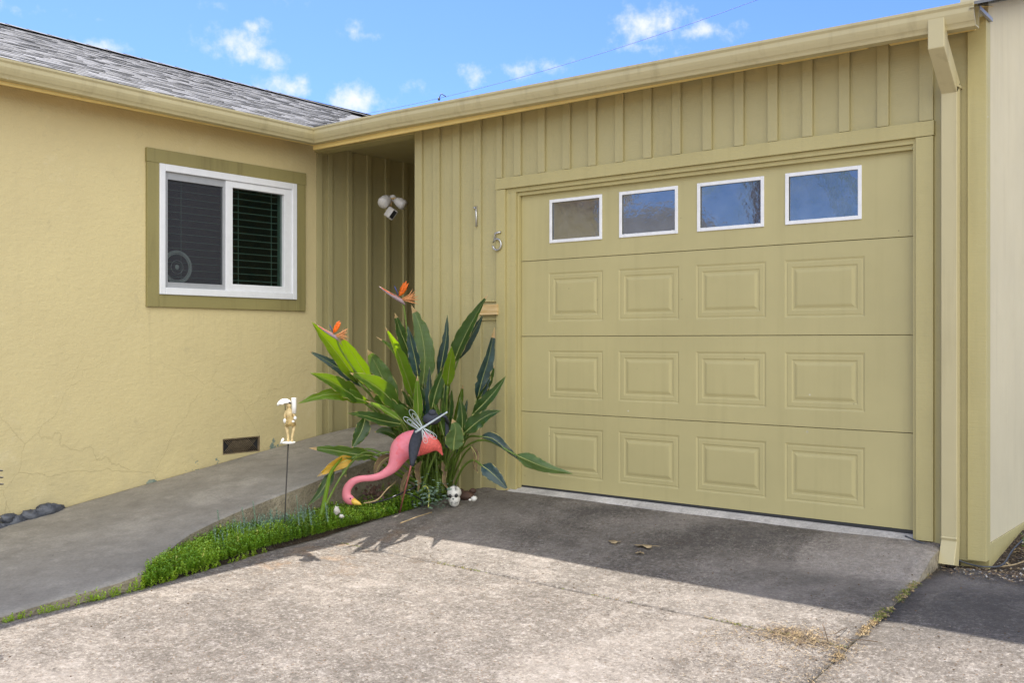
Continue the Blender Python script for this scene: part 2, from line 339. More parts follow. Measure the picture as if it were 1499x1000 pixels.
M['lampw'] = simple('off_white_lamp_plastic', (.55, .53, .52), .4, .06)
M['lampb'] = simple('amber_mount', (.38, .26, .12), .5)
M['slat'] = simple('dark_blind_slat', (.010, .026, .024), .5)
M['slatg'] = simple('pale_green_cord_and_reflection', (.16, .27, .23), .5)
M['fan'] = simple('pale_fan_plastic', (.6, .61, .65), .5)
M['mesh'] = simple('rusty_vent_mesh', (.20, .15, .09), .7, .3)

# ---------------------------------------------------------------- object helpers
def tag(o, label=None, cat=None, group=None, kind=None):
    for k, v in (('label', label), ('category', cat), ('group', group), ('kind', kind)):
        if v: o[k] = v
    return o
def empty(name, loc, label, cat, group=None):
    o = bpy.data.objects.new(name, None); C.collection.objects.link(o); o.location = loc; o.empty_display_size = .1
    return tag(o, label, cat, group)
LOC = {}
def wloc(p):
    v = Vector((0, 0, 0))
    while p is not None: v += p.location; p = p.parent
    return v
class MB:
    def __init__(s): s.v = []; s.f = []; s.mi = []; s.sm = []
    def add(s, vs, fs, mi=0, sm=False):
        n = len(s.v); s.v += [tuple(v) for v in vs]; s.f += [tuple(i + n for i in f) for f in fs]; s.mi += [mi] * len(fs); s.sm += [sm] * len(fs); return s
    def box(s, x0, x1, y0, y1, z0, z1, mi=0, bev=0):
        vs = [(x, y, z) for x in (x0, x1) for y in (y0, y1) for z in (z0, z1)]
        return s.add(vs, [(0, 1, 3, 2), (4, 6, 7, 5), (0, 4, 5, 1), (2, 3, 7, 6), (0, 2, 6, 4), (1, 5, 7, 3)], mi)
    def obox(s, c, ax, ay, az, mi=0):       # oriented box from centre and half-axes
        vs = [c + ax * i + ay * j + az * k for i in (-1, 1) for j in (-1, 1) for k in (-1, 1)]
        return s.add(vs, [(0, 1, 3, 2), (4, 6, 7, 5), (0, 4, 5, 1), (2, 3, 7, 6), (0, 2, 6, 4), (1, 5, 7, 3)], mi)
    def tube(s, pts, rad, n=8, mi=0, flat=1., cap=True, ref=None):
        pts = [Vector(p) for p in pts]
        if isinstance(rad, (int, float)): rad = [rad] * len(pts)
        vs = []; pn = None
        for i, p in enumerate(pts):
            t = (pts[min(i + 1, len(pts) - 1)] - pts[max(i - 1, 0)]).normalized()
            if pn is None:
                r0 = ref or (Vector((0, 0, 1)) if abs(t.z) < .9 else Vector((1, 0, 0)))
                pn = (r0 - t * r0.dot(t)).normalized()
            else: pn = (pn - t * pn.dot(t)).normalized()
            b = t.cross(pn)
            for k in range(n):
                a = 2 * math.pi * k / n; vs.append(p + pn * (math.cos(a) * rad[i]) + b * (math.sin(a) * rad[i] * flat))
        fs = [(i * n + k, i * n + (k + 1) % n, (i + 1) * n + (k + 1) % n, (i + 1) * n + k) for i in range(len(pts) - 1) for k in range(n)]
        if cap: fs += [tuple(range(n))[::-1], tuple((len(pts) - 1) * n + k for k in range(n))]
        return s.add(vs, fs, mi, True)
    def ell(s, c, r, axes=None, nu=14, nv=10, mi=0, fn=None):
        c = Vector(c); ax = axes or (Vector((1, 0, 0)), Vector((0, 1, 0)), Vector((0, 0, 1))); vs = []
        for j in range(nv + 1):
            th = math.pi * j / nv
            for i in range(nu):
                ph = 2 * math.pi * i / nu; d = Vector((math.sin(th) * math.cos(ph), math.sin(th) * math.sin(ph), math.cos(th)))
                k = fn(d) if fn else 1
                vs.append(c + ax[0] * (d.x * r[0] * k) + ax[1] * (d.y * r[1] * k) + ax[2] * (d.z * r[2] * k))
        fs = [(j * nu + i, (j + 1) * nu + i, (j + 1) * nu + (i + 1) % nu, j * nu + (i + 1) % nu) for j in range(nv) for i in range(nu)]
        return s.add(vs, fs, mi, True)
    def build(s, name, mats, parent=None, bevel=0, weld=False):
        me = bpy.data.meshes.new(name); L = wloc(parent)
        me.from_pydata([(v[0] - L.x, v[1] - L.y, v[2] - L.z) for v in s.v], [], s.f)
        mats = mats if isinstance(mats, list) else [mats]
        for m in mats: me.materials.append(m)
        me.polygons.foreach_set('material_index', s.mi); me.polygons.foreach_set('use_smooth', s.sm); me.update()
        o = bpy.data.objects.new(name, me); C.collection.objects.link(o); o.parent = parent
        if weld or s.sm and any(s.sm):
            bm = bmesh.new(); bm.from_mesh(me); bmesh.ops.remove_doubles(bm, verts=bm.verts, dist=1e-5); bmesh.ops.recalc_face_normals(bm, faces=bm.faces); bm.to_mesh(me); bm.free()
        if bevel:
            b = o.modifiers.new('bevel', 'BEVEL'); b.width = bevel; b.segments = 2; b.limit_method = 'ANGLE'; b.angle_limit = R(40)
        return o
def smoothpath(pts, n):
    pts = [Vector(p) for p in pts]; out = []; P = [pts[0] * 2 - pts[1]] + pts + [pts[-1] * 2 - pts[-2]]
    for i in range(n):
        u = i / (n - 1) * (len(pts) - 1); k = min(int(u), len(pts) - 2); t = u - k; a, b, c, d = P[k:k + 4]
        out.append(.5 * ((2 * b) + (c - a) * t + (2 * a - 5 * b + 4 * c - d) * t * t + (3 * b - a - 3 * c + d) * t ** 3))
    return out
def interp(x, tab):
    if x <= tab[0][0]: return tab[0][1]
    for (a, va), (b, vb) in zip(tab, tab[1:]):
        if x <= b: return va + (vb - va) * (x - a) / (b - a)
    return tab[-1][1]

# ---------------------------------------------------------------- ground heights
HL = [(-14, -.80), (-6, -.41), (-3.5, -.268), (-2.8, -.235), (-2, -.225), (-1.43, -.215), (-1, -.18), (-.5, -.11), (-.2, -.052), (0, -.024), (3, -.02)]
HR = [(-14, -.85), (-6, -.53), (-3, -.37), (-1.7, -.275), (-1.43, -.243), (-1, -.2), (-.5, -.145), (-.2, -.055), (0, -.032), (3, -.03)]
def H(x, y):
    u = min(max(x / 2.875, 0), 1); return interp(y, HL) * (1 - u) + interp(y, HR) * u
def HS(x, y): return min(H(x, y), interp(y, [(-.5, .2), (-.49, -.16), (-.3, -.14), (0, -.128), (.8, -.09)])) if y > -.6 else H(x, y)
XL = [(-14, -.3), (-3.6, -.31), (-2.85, -.27), (-2.36, -.36), (-1.9, -.46), (-1.5, -.49), (-1., -.53), (-.45, -.45), (-.1, -.36), (0, -.33)]
XW = [(-14, -.36), (-3.4, -.40), (-3.13, -.345), (-2.8, -.27), (-2.56, -.456), (-2.26, -.67), (-2.03, -.754), (-1.83, -.80), (-1.62, -.83), (-1.1, -.90), (-.67, -.975), (-.15, -.99), (.3, -1.0), (4, -1.0)]
XI = [(-14, -1.75), (-4, -1.85), (-2.7, -2.13), (-2.2, -2.165), (-2.0, -2.172), (4, -2.172)]
def ZW(y): return interp(y, [(-14, -.9), (-6, -.60), (-3.4, -.262), (0, .243), (.3, .275), (.6, .29), (4, .30)])
# ground sheet: reaches the horizon
g = MB(); n = 40
def gz(x, y): return -.95
g.add([(-600, -600, -1.0), (600, -600, -1.0), (600, 600, -1.0), (-600, 600, -1.0)], [(0, 1, 2, 3)])
tag(g.build('ground', M['earth']), kind='structure')
def slab(name, x0, x1, ys, zf, mat, nx=40, jit=.0, skirt=.35, edge=.007):
    """concrete slab: x0/x1 are functions of y; slightly rounded, ragged edges"""
    m = MB(); rows = []
    for j, y in enumerate(ys):
        a, b = x0(y), x1(y)
        for i in range(nx + 1):
            x = a + (b - a) * i / nx; yy = y
            if i in (0, nx): x += noise.noise(Vector((y * 9, i, 3))) * jit
            if j in (0, len(ys) - 1): yy += noise.noise(Vector((x * 9, j, 7))) * jit
            z = zf(x, y)
            if i in (0, nx) or j in (0, len(ys) - 1): z -= edge
            m.v.append((x, yy, z))
    W_ = nx + 1
    for j in range(len(ys) - 1):
        for i in range(nx): m.f.append((j * W_ + i, j * W_ + i + 1, (j + 1) * W_ + i + 1, (j + 1) * W_ + i)); m.mi.append(0); m.sm.append(True)
    # skirt
    loop = [i for i in range(W_)] + [j * W_ + nx for j in range(1, len(ys))] + [(len(ys) - 1) * W_ + i for i in range(nx - 1, -1, -1)] + [j * W_ for j in range(len(ys) - 2, 0, -1)]
    n0 = len(m.v)
    for k in loop: v = m.v[k]; m.v.append((v[0], v[1], v[2] - skirt))
    L = len(loop)
    for k in range(L): m.f.append((loop[k], n0 + k, n0 + (k + 1) % L, loop[(k + 1) % L])); m.mi.append(1); m.sm.append(False)
    o = m.build(name, mat); return tag(o, kind='structure')
def lin(a, b, n): return [a + (b - a) * i / n for i in range(n + 1)]
zn = lambda x, y: .006 * noise.noise(Vector((x * 1.3, y * 1.3, 0)))
def xl(y): return interp(y, XL)
def edge_lines(a, b, k, fin):   # y values, denser at both ends so the edge roll stays narrow
    return [a, a + fin] + lin(a + fin * 3, b - fin * 3, k) + [b - fin, b]
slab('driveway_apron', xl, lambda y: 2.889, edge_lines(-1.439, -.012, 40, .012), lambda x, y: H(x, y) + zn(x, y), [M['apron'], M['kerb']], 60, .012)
slab('driveway', lambda y: xl(y), lambda y: 2.889 + .0 * y, edge_lines(-14, -1.445, 60, .012), lambda x, y: H(x, y) + zn(x, y), [M['drive'], M['kerb']], 60, .012)
slab('side_slab', lambda y: 2.894, lambda y: 9, edge_lines(-14, -.10, 60, .012), lambda x, y: HS(x, y) + zn(x, y) - .004, [M['rslab'], M['kerb']], 50, .012)
slab('walkway', lambda y: interp(y, XI), lambda y: interp(y, XW), edge_lines(-14, 3.4, 130, .012), lambda x, y: ZW(y) + zn(x, y) * .5, [M['walk'], M['kerb']], 30, .006, skirt=.45)
# garden bed soil between walkway kerb and driveway
m = MB(); ys = lin(-3.1, 0.02, 50); nx = 16
def BZ(x, y): return interp(y, [(-3.1, -.27), (-2.8, -.225), (-2, -.19), (-1., -.165), (-.4, -.12), (0, -.09)])
for y in ys:
    a, b = interp(y, XW) - .03, xl(y) + .10
    if y > -.6: b = max(b, -.25)
    for i in range(nx + 1):
        x = a + (b - a) * i / nx; m.v.append((x, y, BZ(x, y) + .018 * noise.noise(Vector((x * 7, y * 7, 2))) + .01 * noise.noise(Vector((x * 23, y * 23, 2))) ))
        if x > xl(y) - .03: v_ = m.v[-1]; m.v[-1] = (v_[0], v_[1], min(v_[2], H(x, y) - .012))
for j in range(len(ys) - 1):
    for i in range(nx): m.f.append((j * 17 + i, j * 17 + i + 1, j * 17 + i + 18, j * 17 + i + 17)); m.mi.append(0); m.sm.append(True)
tag(m.build('garden_bed', M['soil']), kind='structure')
# soil strip beside the wall (rocks lie on it), and right of the garage
m = MB().add([(-2.2, -14, -1.0), (-1.6, -14, -1.0), (-2.0, -3, -.30), (-2.2, -3, -.30), (-2.12, -1.9, -.13), (-2.2, -1.9, -.10)], [(0, 1, 2, 3), (3, 2, 4, 5)])
tag(m.build('wall_side_soil', M['soil']), kind='structure')
m = MB(); ys = lin(-.14, 6, 40); nx = 24
for y in ys:
    for i in range(nx + 1):
        x = 2.80 + 6.2 * (i / nx) ** 1.6; m.v.append((x, y, -.155 + min(.1, max(0, y) * .13) + .014 * noise.noise(Vector((x * 6, y * 6, 5)))))
for j in range(len(ys) - 1):
    for i in range(nx): m.f.append((j * 25 + i, j * 25 + i + 1, j * 25 + i + 26, j * 25 + i + 25)); m.mi.append(0); m.sm.append(True)
tag(m.build('side_yard_soil', M['soil']), kind='structure')

# ---------------------------------------------------------------- the house
house = empty('house', (0, 0, 0), 'yellow stucco and olive board-and-batten house with attached garage, number 15', 'house')
def part(mb, name, mat, parent=house, bevel=.002): return mb.build(name, mat, parent, bevel)
GT = 2.765   # gutter top
# stucco wing wall with a window hole and vent hole: faces +x at x=-2.18
xs = -2.18; y0w, y1w = -4.2, -.043
def wallx(x, ybr, zbr, holes, thick, mi=0):
    m = MB()
    for a, b in zip(ybr, ybr[1:]):
        for c, d in zip(zbr, zbr[1:]):
            if any(h[0] <= a and b <= h[1] and h[2] <= c and d <= h[3] for h in holes): continue
            m.add([(x, a, c), (x, b, c), (x, b, d), (x, a, d)], [(0, 1, 2, 3)], mi)
    for h in holes:
        a, b, c, d = h; x2 = x - thick
        m.add([(x, a, c), (x, b, c), (x, b, d), (x, a, d), (x2, a, c), (x2, b, c), (x2, b, d), (x2, a, d)], [(0, 1, 5, 4), (1, 2, 6, 5), (2, 3, 7, 6), (3, 0, 4, 7)], mi)
    return m
WIN = (-1.55, -.24, 1.35, 2.37); VENT = (-.97, -.618, .148, .272)
wm = wallx(xs, [y0w, -1.55, -.97, -.618, -.24, y1w], [-1.2, .148, .272, 1.35, 2.37, 2.84], [WIN, VENT], .10)
wm.add([(xs, y0w, -1.2), (xs - 8, y0w, -1.2), (xs - 8, y0w, 2.84), (xs, y0w, 2.84)], [(3, 2, 1, 0)])
wm.add([(xs, y1w, -1.2), (xs, y1w, 2.84), (xs - .2, y1w, 2.84), (xs - .2, y1w, -1.2)], [(0, 1, 2, 3)])
part(wm, 'stucco_wall', M['stucco'], bevel=0)
# olive board-and-batten siding of the recess side wall, faces +x
m = MB(); m.box(xs - .14, xs - .035, -.04, 3.3, -.2, 2.72)
m.box(xs - .034, xs + .004, -.040, .02, .2, 2.635)       # corner board
y = .10
while y < 3: m.box(xs - .034, xs - .012, y, y + .048, .2, 2.72); y += .2265
part(m, 'entry_siding', M['siding'])
# recess: ceiling, back wall with door, right side wall
part(MB().box(xs - .03, -.86, -.02, 3.3, 2.70, 2.76), 'porch_ceiling', M['siding'], bevel=0)
m = MB().box(xs - .03, -.86, 3.2, 3.3, -.2, 2.70).box(-.97, -.86, .1, 3.2, -.2, 2.70)
part(m, 'porch_wall', M['siding'], bevel=0)
# front garage wall siding panels behind battens (plane y=-.04)
FZ = -.11
m = MB(); m.box(-.99, -.10, -.04, .10, FZ, 2.735).box(-.10, 2.80, -.04, .10, 2.13, 2.735).box(2.80, 3.06, -.04, .10, FZ, 2.735).box(-2.15, -.99, -.035, .06, 2.735, 2.75)
for x in [-.014 + .213 * i for i in range(14)]:
    if x > 2.7: break
    w = .062 + random.uniform(-.002, .002); m.box(x, x + w, -.061, -.041, 2.2035, 2.73)
for a, b in ((-.997, -.922), (-.803, -.737), (-.600, -.533), (-.392, -.325)): m.box(a, b, -.061, -.041, FZ, 2.73)
m.box(-.176, -.125, -.0605, -.041, 2.2035, 2.73); m.box(2.765, 2.836, -.061, -.041, 2.2035, 2.73)
part(m, 'garage_siding', M['siding'])
# short ledges either side of the bare wood block
part(MB().box(-.326, -.173, -.058, -.041, 1.318, 1.326), 'siding_ledge', M['trim']); part(MB().box(-.326, -.173, -.058, -.041, 1.185, 1.195), 'siding_ledge', M['trim'])
part(MB().box(-.325, -.150, -.082, -.0615, 1.222, 1.298), 'wood_block', M['rawwood'])
# door trim
m = MB().box(-.172, -.091, -.066, -.02, FZ, 2.118).box(2.748, 2.838, -.066, -.02, -.03, 2.118).box(-.178, 2.842, -.069, -.02, 2.121, 2.2)
part(m, 'door_casing', M['trim'])
m = MB().box(-.0905, -.004, -.048, .06, -.03, 2.09).box(2.729, 2.7475, -.048, .06, -.03, 2.09).box(-.0905, 2.7475, -.048, .06, 2.0905, 2.12)
m.box(-.045, -.0045, -.051, -.0485, -.02, 2.09)
m.box(-.0035, .012, -.03, -.003, -.01, 2.088).box(.012, 2.7285, -.03, -.003, 2.065, 2.0895)
part(m, 'door_jamb', M['trim'])
# corner board and side wall
m = MB().box(3.008, 3.098, -.064, -.041, -.10, 2.70).box(3.0755, 3.098, -.041, .02, -.10, 2.70)
part(m, 'corner_board', M['trim'])
part(MB().box(2.95, 3.088, .021, 7, -.02, 3.9), 'side_wall', M['side'], bevel=0)
part(MB().box(2.95, 3.094, .021, 7, -.25, -.022), 'side_sill_board', M['trim'])
# recess header beam
part(MB().box(-2.176, -.9975, -.066, .06, 2.632, 2.733), 'header_beam', M['trim'])
part(MB().box(-.9975, -.93, -.04, .10, FZ, 2.7), 'corner_post', M['siding'], bevel=.001)
# foundation vent
v = MB(); v.box(xs - .03, xs - .024, -.97, -.618, .148, .272, 1)
for i in range(26):
    a = -.97 + i * .018 - .06
    for sgn in (1, -1):
        p0 = Vector((xs - .018, a, .15)); p1 = Vector((xs - .018, a + .12 * 1, .27)) if sgn > 0 else None
        if sgn < 0: p0 = Vector((xs - .016, a + .12, .15)); p1 = Vector((xs - .016, a, .27))
        if min(p0.y, p1.y) < -.97 or max(p0.y, p1.y) > -.618: continue
        v.tube([p0, p1], .0022, 4)
v.box(xs - .022, xs - .004, -.969, -.96, .149, .271); v.box(xs - .022, xs - .004, -.628, -.619, .149, .271); v.box(xs - .022, xs - .004, -.96, -.628, .262, .271); v.box(xs - .022, xs - .004, -.96, -.628, .149, .156)
part(v, 'foundation_vent', [M['mesh'], M['dark']], bevel=0)
# interior box behind the window
m = MB(); a, b, c, d = WIN; X2 = xs - 1.2
m.add([(xs - .1, a - .3, c - .5), (xs - .1, b + .15, c - .5), (xs - .1, b + .15, d + .3), (xs - .1, a - .3, d + .3), (X2, a - .3, c - .5), (X2, b + .15, c - .5), (X2, b + .15, d + .3), (X2, a - .3, d + .3)],
      [(0, 1, 5, 4), (1, 2, 6, 5), (2, 3, 7, 6), (3, 0, 4, 7), (4, 5, 6, 7)])
part(m, 'window_interior', M['dark'], bevel=0)

def thin_window():
    w = bpy.data.objects.new('window', None); C.collection.objects.link(w); w.parent = house; w.location = (xs, -.9, 1.86)
    x = xs
    m = MB().box(x + .001, x + .024, -1.623, -1.527, 1.283, 2.335).box(x + .001, x + .024, -.273, -.175, 1.283, 2.335).box(x + .001, x + .027, -1.628, -.172, 2.3355, 2.437).box(x + .001, x + .022, -1.5265, -.2735, 1.283, 1.375)
    part(m, 'trim_board', M['wtrim'], w, .003)
    y0, y1, z0, z1 = -1.527, -.273, 1.376, 2.335
    m = MB().box(x - .05, x + .034, y0, y0 + .046, z0, z1).box(x - .05, x + .034, y1 - .045, y1, z0, z1).box(x - .05, x + .034, y0 + .046, y1 - .045, z1 - .052, z1).box(x - .05, x + .034, y0 + .046, y1 - .045, z0, z0 + .052)
    part(m, 'window_frame', M['white'], w, .004)
    # fixed sash right
    a0, a1, b0, b1 = -.955, -.3185, z0 + .0525, z1 - .0525
    m = MB().box(x - .03, x + .022, a0, a0 + .062, b0, b1).box(x - .03, x + .022, a1 - .075, a1, b0, b1).box(x - .03, x + .022, a0 + .062, a1 - .075, b1 - .05, b1).box(x - .03, x + .022, a0 + .062, a1 - .075, b0, b0 + .05)
    part(m, 'sash', M['white'], w, .003)
    part(MB().add([(x - .01, a0 + .06, b0 + .045), (x - .01, a1 - .07, b0 + .045), (x - .01, a1 - .07, b1 - .045), (x - .01, a0 + .06, b1 - .045)], [(0, 1, 2, 3)]), 'pane', M['glass'], w, 0)
    # left screen with grey frame
    a0, a1 = -1.4805, -.9555
    m = MB().box(x - .02, x + .012, a0, a0 + .03, b0, b1).box(x - .02, x + .012, a1 - .02, a1, b0, b1).box(x - .02, x + .012, a0 + .03, a1 - .02, b1 - .055, b1).box(x - .02, x + .012, a0 + .03, a1 - .02, b0, b0 + .04)
    part(m, 'screen_frame', M['greyframe'], w, .002)
    part(MB().add([(x - .001, a0 + .028, b0 + .038), (x - .001, a1 - .018, b0 + .038), (x - .001, a1 - .018, b1 - .053), (x - .001, a0 + .028, b1 - .053)], [(0, 1, 2, 3)]), 'insect_screen', M['screen'], w, 0)
    # venetian blind behind both
    m = MB()
    for i in range(16):
        z = b0 + .03 + i * .054
        m.box(x - .10, x - .06, -1.47, -.40, z, z + .0025)
        m.box(x - .0595, x - .058, -1.47, -.40, z + .0008, z + .0045, 1)
    for yy in (-.79, -.47, -1.3): m.box(x - .0565, x - .0545, yy, yy + .004, b0, b1, 1)
    m.box(x - .1, x - .05, -.372, -.34, b0, b1, 1)  # pale green strip painted in for light reflected on the reveal
    part(m, 'venetian_blind', [M['slat'], M['slatg']], w, 0)
thin_window()
# pale round fan standing behind the insect screen
fx = xs - .010; fc = Vector((fx, -1.36, 1.585)); m = MB()
ft = empty('fan', (fx, -1.36, 1.43), 'pale round fan standing behind the dark insect screen of the window', 'fan')
for r_, w_ in ((.112, .006), (.100, .004), (.122, .0035), (.05, .0015)):
    m.tube([fc + Vector((0, math.cos(t) * r_, math.sin(t) * r_)) for t in [2 * math.pi * i / 40 for i in range(41)]], w_, 6, cap=False)
m.build('guard_ring', M['fan'], ft)
MB().ell(fc, (.006, .018, .018)).build('hub', M['fan'], ft)

# ---------------------------------------------------------------- garage door
gd = bpy.data.objects.new('garage_door', None); C.collection.objects.link(gd); gd.parent = house; gd.location = (1.36, 0, 0)
COL = [(.25, .706), (.828, 1.282), (1.400, 1.868), (1.984, 2.455)]
WC = [(.262, .701), (.836, 1.276), (1.411, 1.857), (1.989, 2.439)]
def section(z0, z1, prow, wrow):
    m = MB(); G = .0025; z0 += G; z1 -= G; cols = WC if wrow else COL; zr = wrow or prow
    ins = .014 if wrow else 0
    xb = [.006]; 
    for a, b in cols: xb += [a + ins, b - ins]
    xb.append(2.722); zb = [z0, zr[0] + ins, zr[1] - ins, z1]
    for i in range(len(xb) - 1):
        for j in range(3):
            a, b, c, d = xb[i], xb[i + 1], zb[j], zb[j + 1]
            if i % 2 == 1 and j == 1:
                if wrow:
                    m.add([(a, 0, c), (b, 0, c), (b, 0, d), (a, 0, d), (a, .03, c), (b, .03, c), (b, .03, d), (a, .03, d)], [(0, 1, 5, 4), (1, 2, 6, 5), (2, 3, 7, 6), (3, 0, 4, 7)])
                    continue
                rings = [(0, 0), (.005, .002), (.012, .0042), (.020, .0022), (.042, .0022), (.049, .0055), (.058, .0055), (.072, .0010), (.078, .0)]
                vs = []
                for o_, dd in rings: vs += [(a + o_, dd, c + o_), (b - o_, dd, c + o_), (b - o_, dd, d - o_), (a + o_, dd, d - o_)]
                fs = []
                for k in range(len(rings) - 1):
                    for q in range(4): fs.append((k * 4 + q, k * 4 + (q + 1) % 4, k * 4 + 4 + (q + 1) % 4, k * 4 + 4 + q))
                k = (len(rings) - 1) * 4; fs.append((k, k + 1, k + 2, k + 3)); m.add(vs, fs)
            else: m.add([(a, 0, c), (b, 0, c), (b, 0, d), (a, 0, d)], [(0, 1, 2, 3)])
    a, b = .006, 2.722   # edges turn in
    m.add([(a, 0, z0), (b, 0, z0), (b, .012, z0 - .002), (a, .012, z0 - .002)], [(3, 2, 1, 0)])
    m.add([(a, 0, z1), (b, 0, z1), (b, .012, z1 + .002), (a, .012, z1 + .002)], [(0, 1, 2, 3)])
    m.build('door_section', M['door'], gd)
section(.006, .533, (.095, .437), None); section(.533, 1.066, (.634, .967), None); section(1.066, 1.6, (1.168, 1.508), None); section(1.6, 2.12, None, (1.714, 2.016))
MB().box(.0, 2.728, .03, .04, -.02, 2.15).build('door_backing', M['dark'], gd)
MB().box(.004, 2.724, .001, .02, -.012, .0075).build('bottom_seal', M['rubber'], gd, .003)
m = MB().box(2.722, 2.7285, .008, .02, 0, 2.1); m.build('door_edge_gap', M['rubber'], gd)
for i, (a, b) in enumerate(WC):
    c, d = 1.714, 2.016; w = .022
    m = MB().box(a, a + w, -.008, -.0006, c, d).box(b - w, b, -.008, -.0006, c, d).box(a + w, b - w, -.008, -.0006, d - w, d).box(a + w, b - w, -.008, -.0006, c, c + w)
    m.build('window_frame', M['wframe'], gd, .0025)
    MB().box(a + .012, b - .012, .006, .010, c + .012, d - .012).build('pane', M['doorglass'], gd)
# threshold lip
o = MB(); o.add([(-.06, -.075, -.030), (2.76, -.075, -.040), (2.76, -.0, -.014), (-.06, .0, -.006), (-.06, .03, -.006), (2.76, .03, -.014), (-.06, -.075, -.2), (2.76, -.075, -.2)], [(0, 1, 2, 3), (3, 2, 5, 4), (6, 7, 1, 0)])
tag(o.build('threshold', M['lip']), kind='structure')

# ---------------------------------------------------------------- eaves, gutters, roof
def gut_prof():  # (out, up) from the inner bottom: K-style
    return [(0, 0), (.060, 0), (.066, .012), (.072, .020), (.078, .026), (.090, .048), (.096, .062), (.097, .066), (.097, .088), (.100, .092), (.106, .100), (.106, .113), (.098, .115), (.094, .108), (.094, .094), (.088, .066), (.07, .03), (.058, .006), (.004, .006), (.004, .115), (0, .115)]
m = MB(); P_ = gut_prof(); n = len(P_)
EI = .20   # inner face distance from wall plane line
def gutA(x, o_, u): return (x, -.05 - EI + .0 - o_, u)
def gtop_A(x): return 2.763 - .0125 * (x + 1.87)
def gtop_B(y): return 2.745 + .012 * (-y - .38)
# A run with mitre at the inside corner
def ringA(x, zt, mitre=False): return [((x if not mitre else -2.18 + EI + o_ + .03), -.05 - EI - o_, zt - .115 + u) for o_, u in P_]
def ringB(y, zt, mitre=False): return [(-2.18 + EI + o_ + .03, (y if not mitre else -.05 - EI - o_), zt - .115 + u) for o_, u in P_]
rA = [ringA(0, 2.75, True)] + [ringA(x, gtop_A(x)) for x in (-1, 0, 1.2, 2.4, 3.11)]
rB = [ringB(0, 2.75, True)] + [ringB(y, gtop_B(y)) for y in (-1.6, -3.2, -4.45)]
def loft(rings, m):
    vs = [v for r_ in rings for v in r_]; fs = [(i * n + k, i * n + (k + 1) % n, (i + 1) * n + (k + 1) % n, (i + 1) * n + k) for i in range(len(rings) - 1) for k in range(n)]
    fs.append(tuple((len(rings) - 1) * n + k for k in range(n))); m.add(vs, fs)
m = MB(); loft(rA, m); part(m, 'gutter', M['gutter'], bevel=0)
m = MB(); loft(rB, m); part(m, 'gutter', M['gutter'], bevel=0)
# corner joint strap and section seams
# fascia / sub-fascia boards behind the gutters
part(MB().box(-1.975, 3.10, -.05 - EI + .002, -.05 - EI + .022, 2.60, 2.715).box(-2.18 + EI + .008, -2.18 + EI + .028, -4.45, -.235, 2.635, 2.735), 'fascia', M['eave'], bevel=.001)
# exposed rafter tails + soffit boards
SA, SB = .318, .375
RA0 = (-.05 - EI - .055, 2.74); 
def roofA(y, x=0): return 2.735 + SA * (y + .39) - .0125 * (x + 1.87)
def roofB(x, y=0): return 2.738 + SB * (-1.84 - x) - .012 * (y + .38)
for x in [-1.42 + .4 * i * 1.15 for i in range(11)]:
    if x > 3.0: break
    ya, yb = -.05 - EI + .024, -.03
    m = MB().add([(x, ya, 2.625), (x + .04, ya, 2.625), (x, ya, 2.71), (x + .04, ya, 2.71), (x, yb, 2.725), (x + .04, yb, 2.725), (x, yb, 2.76), (x + .04, yb, 2.76)], [(0, 1, 3, 2), (0, 4, 5, 1), (0, 2, 6, 4), (1, 5, 7, 3)]); part(m, 'rafter_tail', M['eave'], bevel=0)
for y in (-.42, -1.17, -1.92, -2.67, -3.4, -4.15):
    xa, xb_ = -2.18 + EI + .006, -2.17
    m = MB().add([(xa, y, 2.64), (xa, y + .04, 2.64), (xa, y, 2.72), (xa, y + .04, 2.72), (xb_, y, 2.73), (xb_, y + .04, 2.73), (xb_, y, 2.82), (xb_, y + .04, 2.82)], [(0, 1, 3, 2), (0, 4, 5, 1), (0, 2, 6, 4), (1, 5, 7, 3)]); part(m, 'rafter_tail', M['eave'], bevel=0)
m = MB().add([(-1.99, -.252, 2.712), (3.10, -.252, 2.70), (3.10, .1, 2.79), (-1.95, .1, 2.83)], [(0, 1, 2, 3)])
m.add([(-1.965, -4.45, 2.73), (-1.965, -.24, 2.725), (-2.3, -.0, 2.87), (-2.3, -4.45, 2.87)], [(0, 1, 2, 3)])
part(m, 'soffit', M['eave'], bevel=0)
# thin blocking strips visible under the garage fascia
for a, b in ((-1.55, -1.02), (-.93, -.52), (-.1, .32), (.62, 1.02), (1.32, 1.78), (2.0, 2.5), (2.62, 3.05)):
    part(MB().box(a, b, -.10, -.071, 2.668 - .010 * (a + 1), 2.735), 'frieze_strip', M['eave'], bevel=.001)
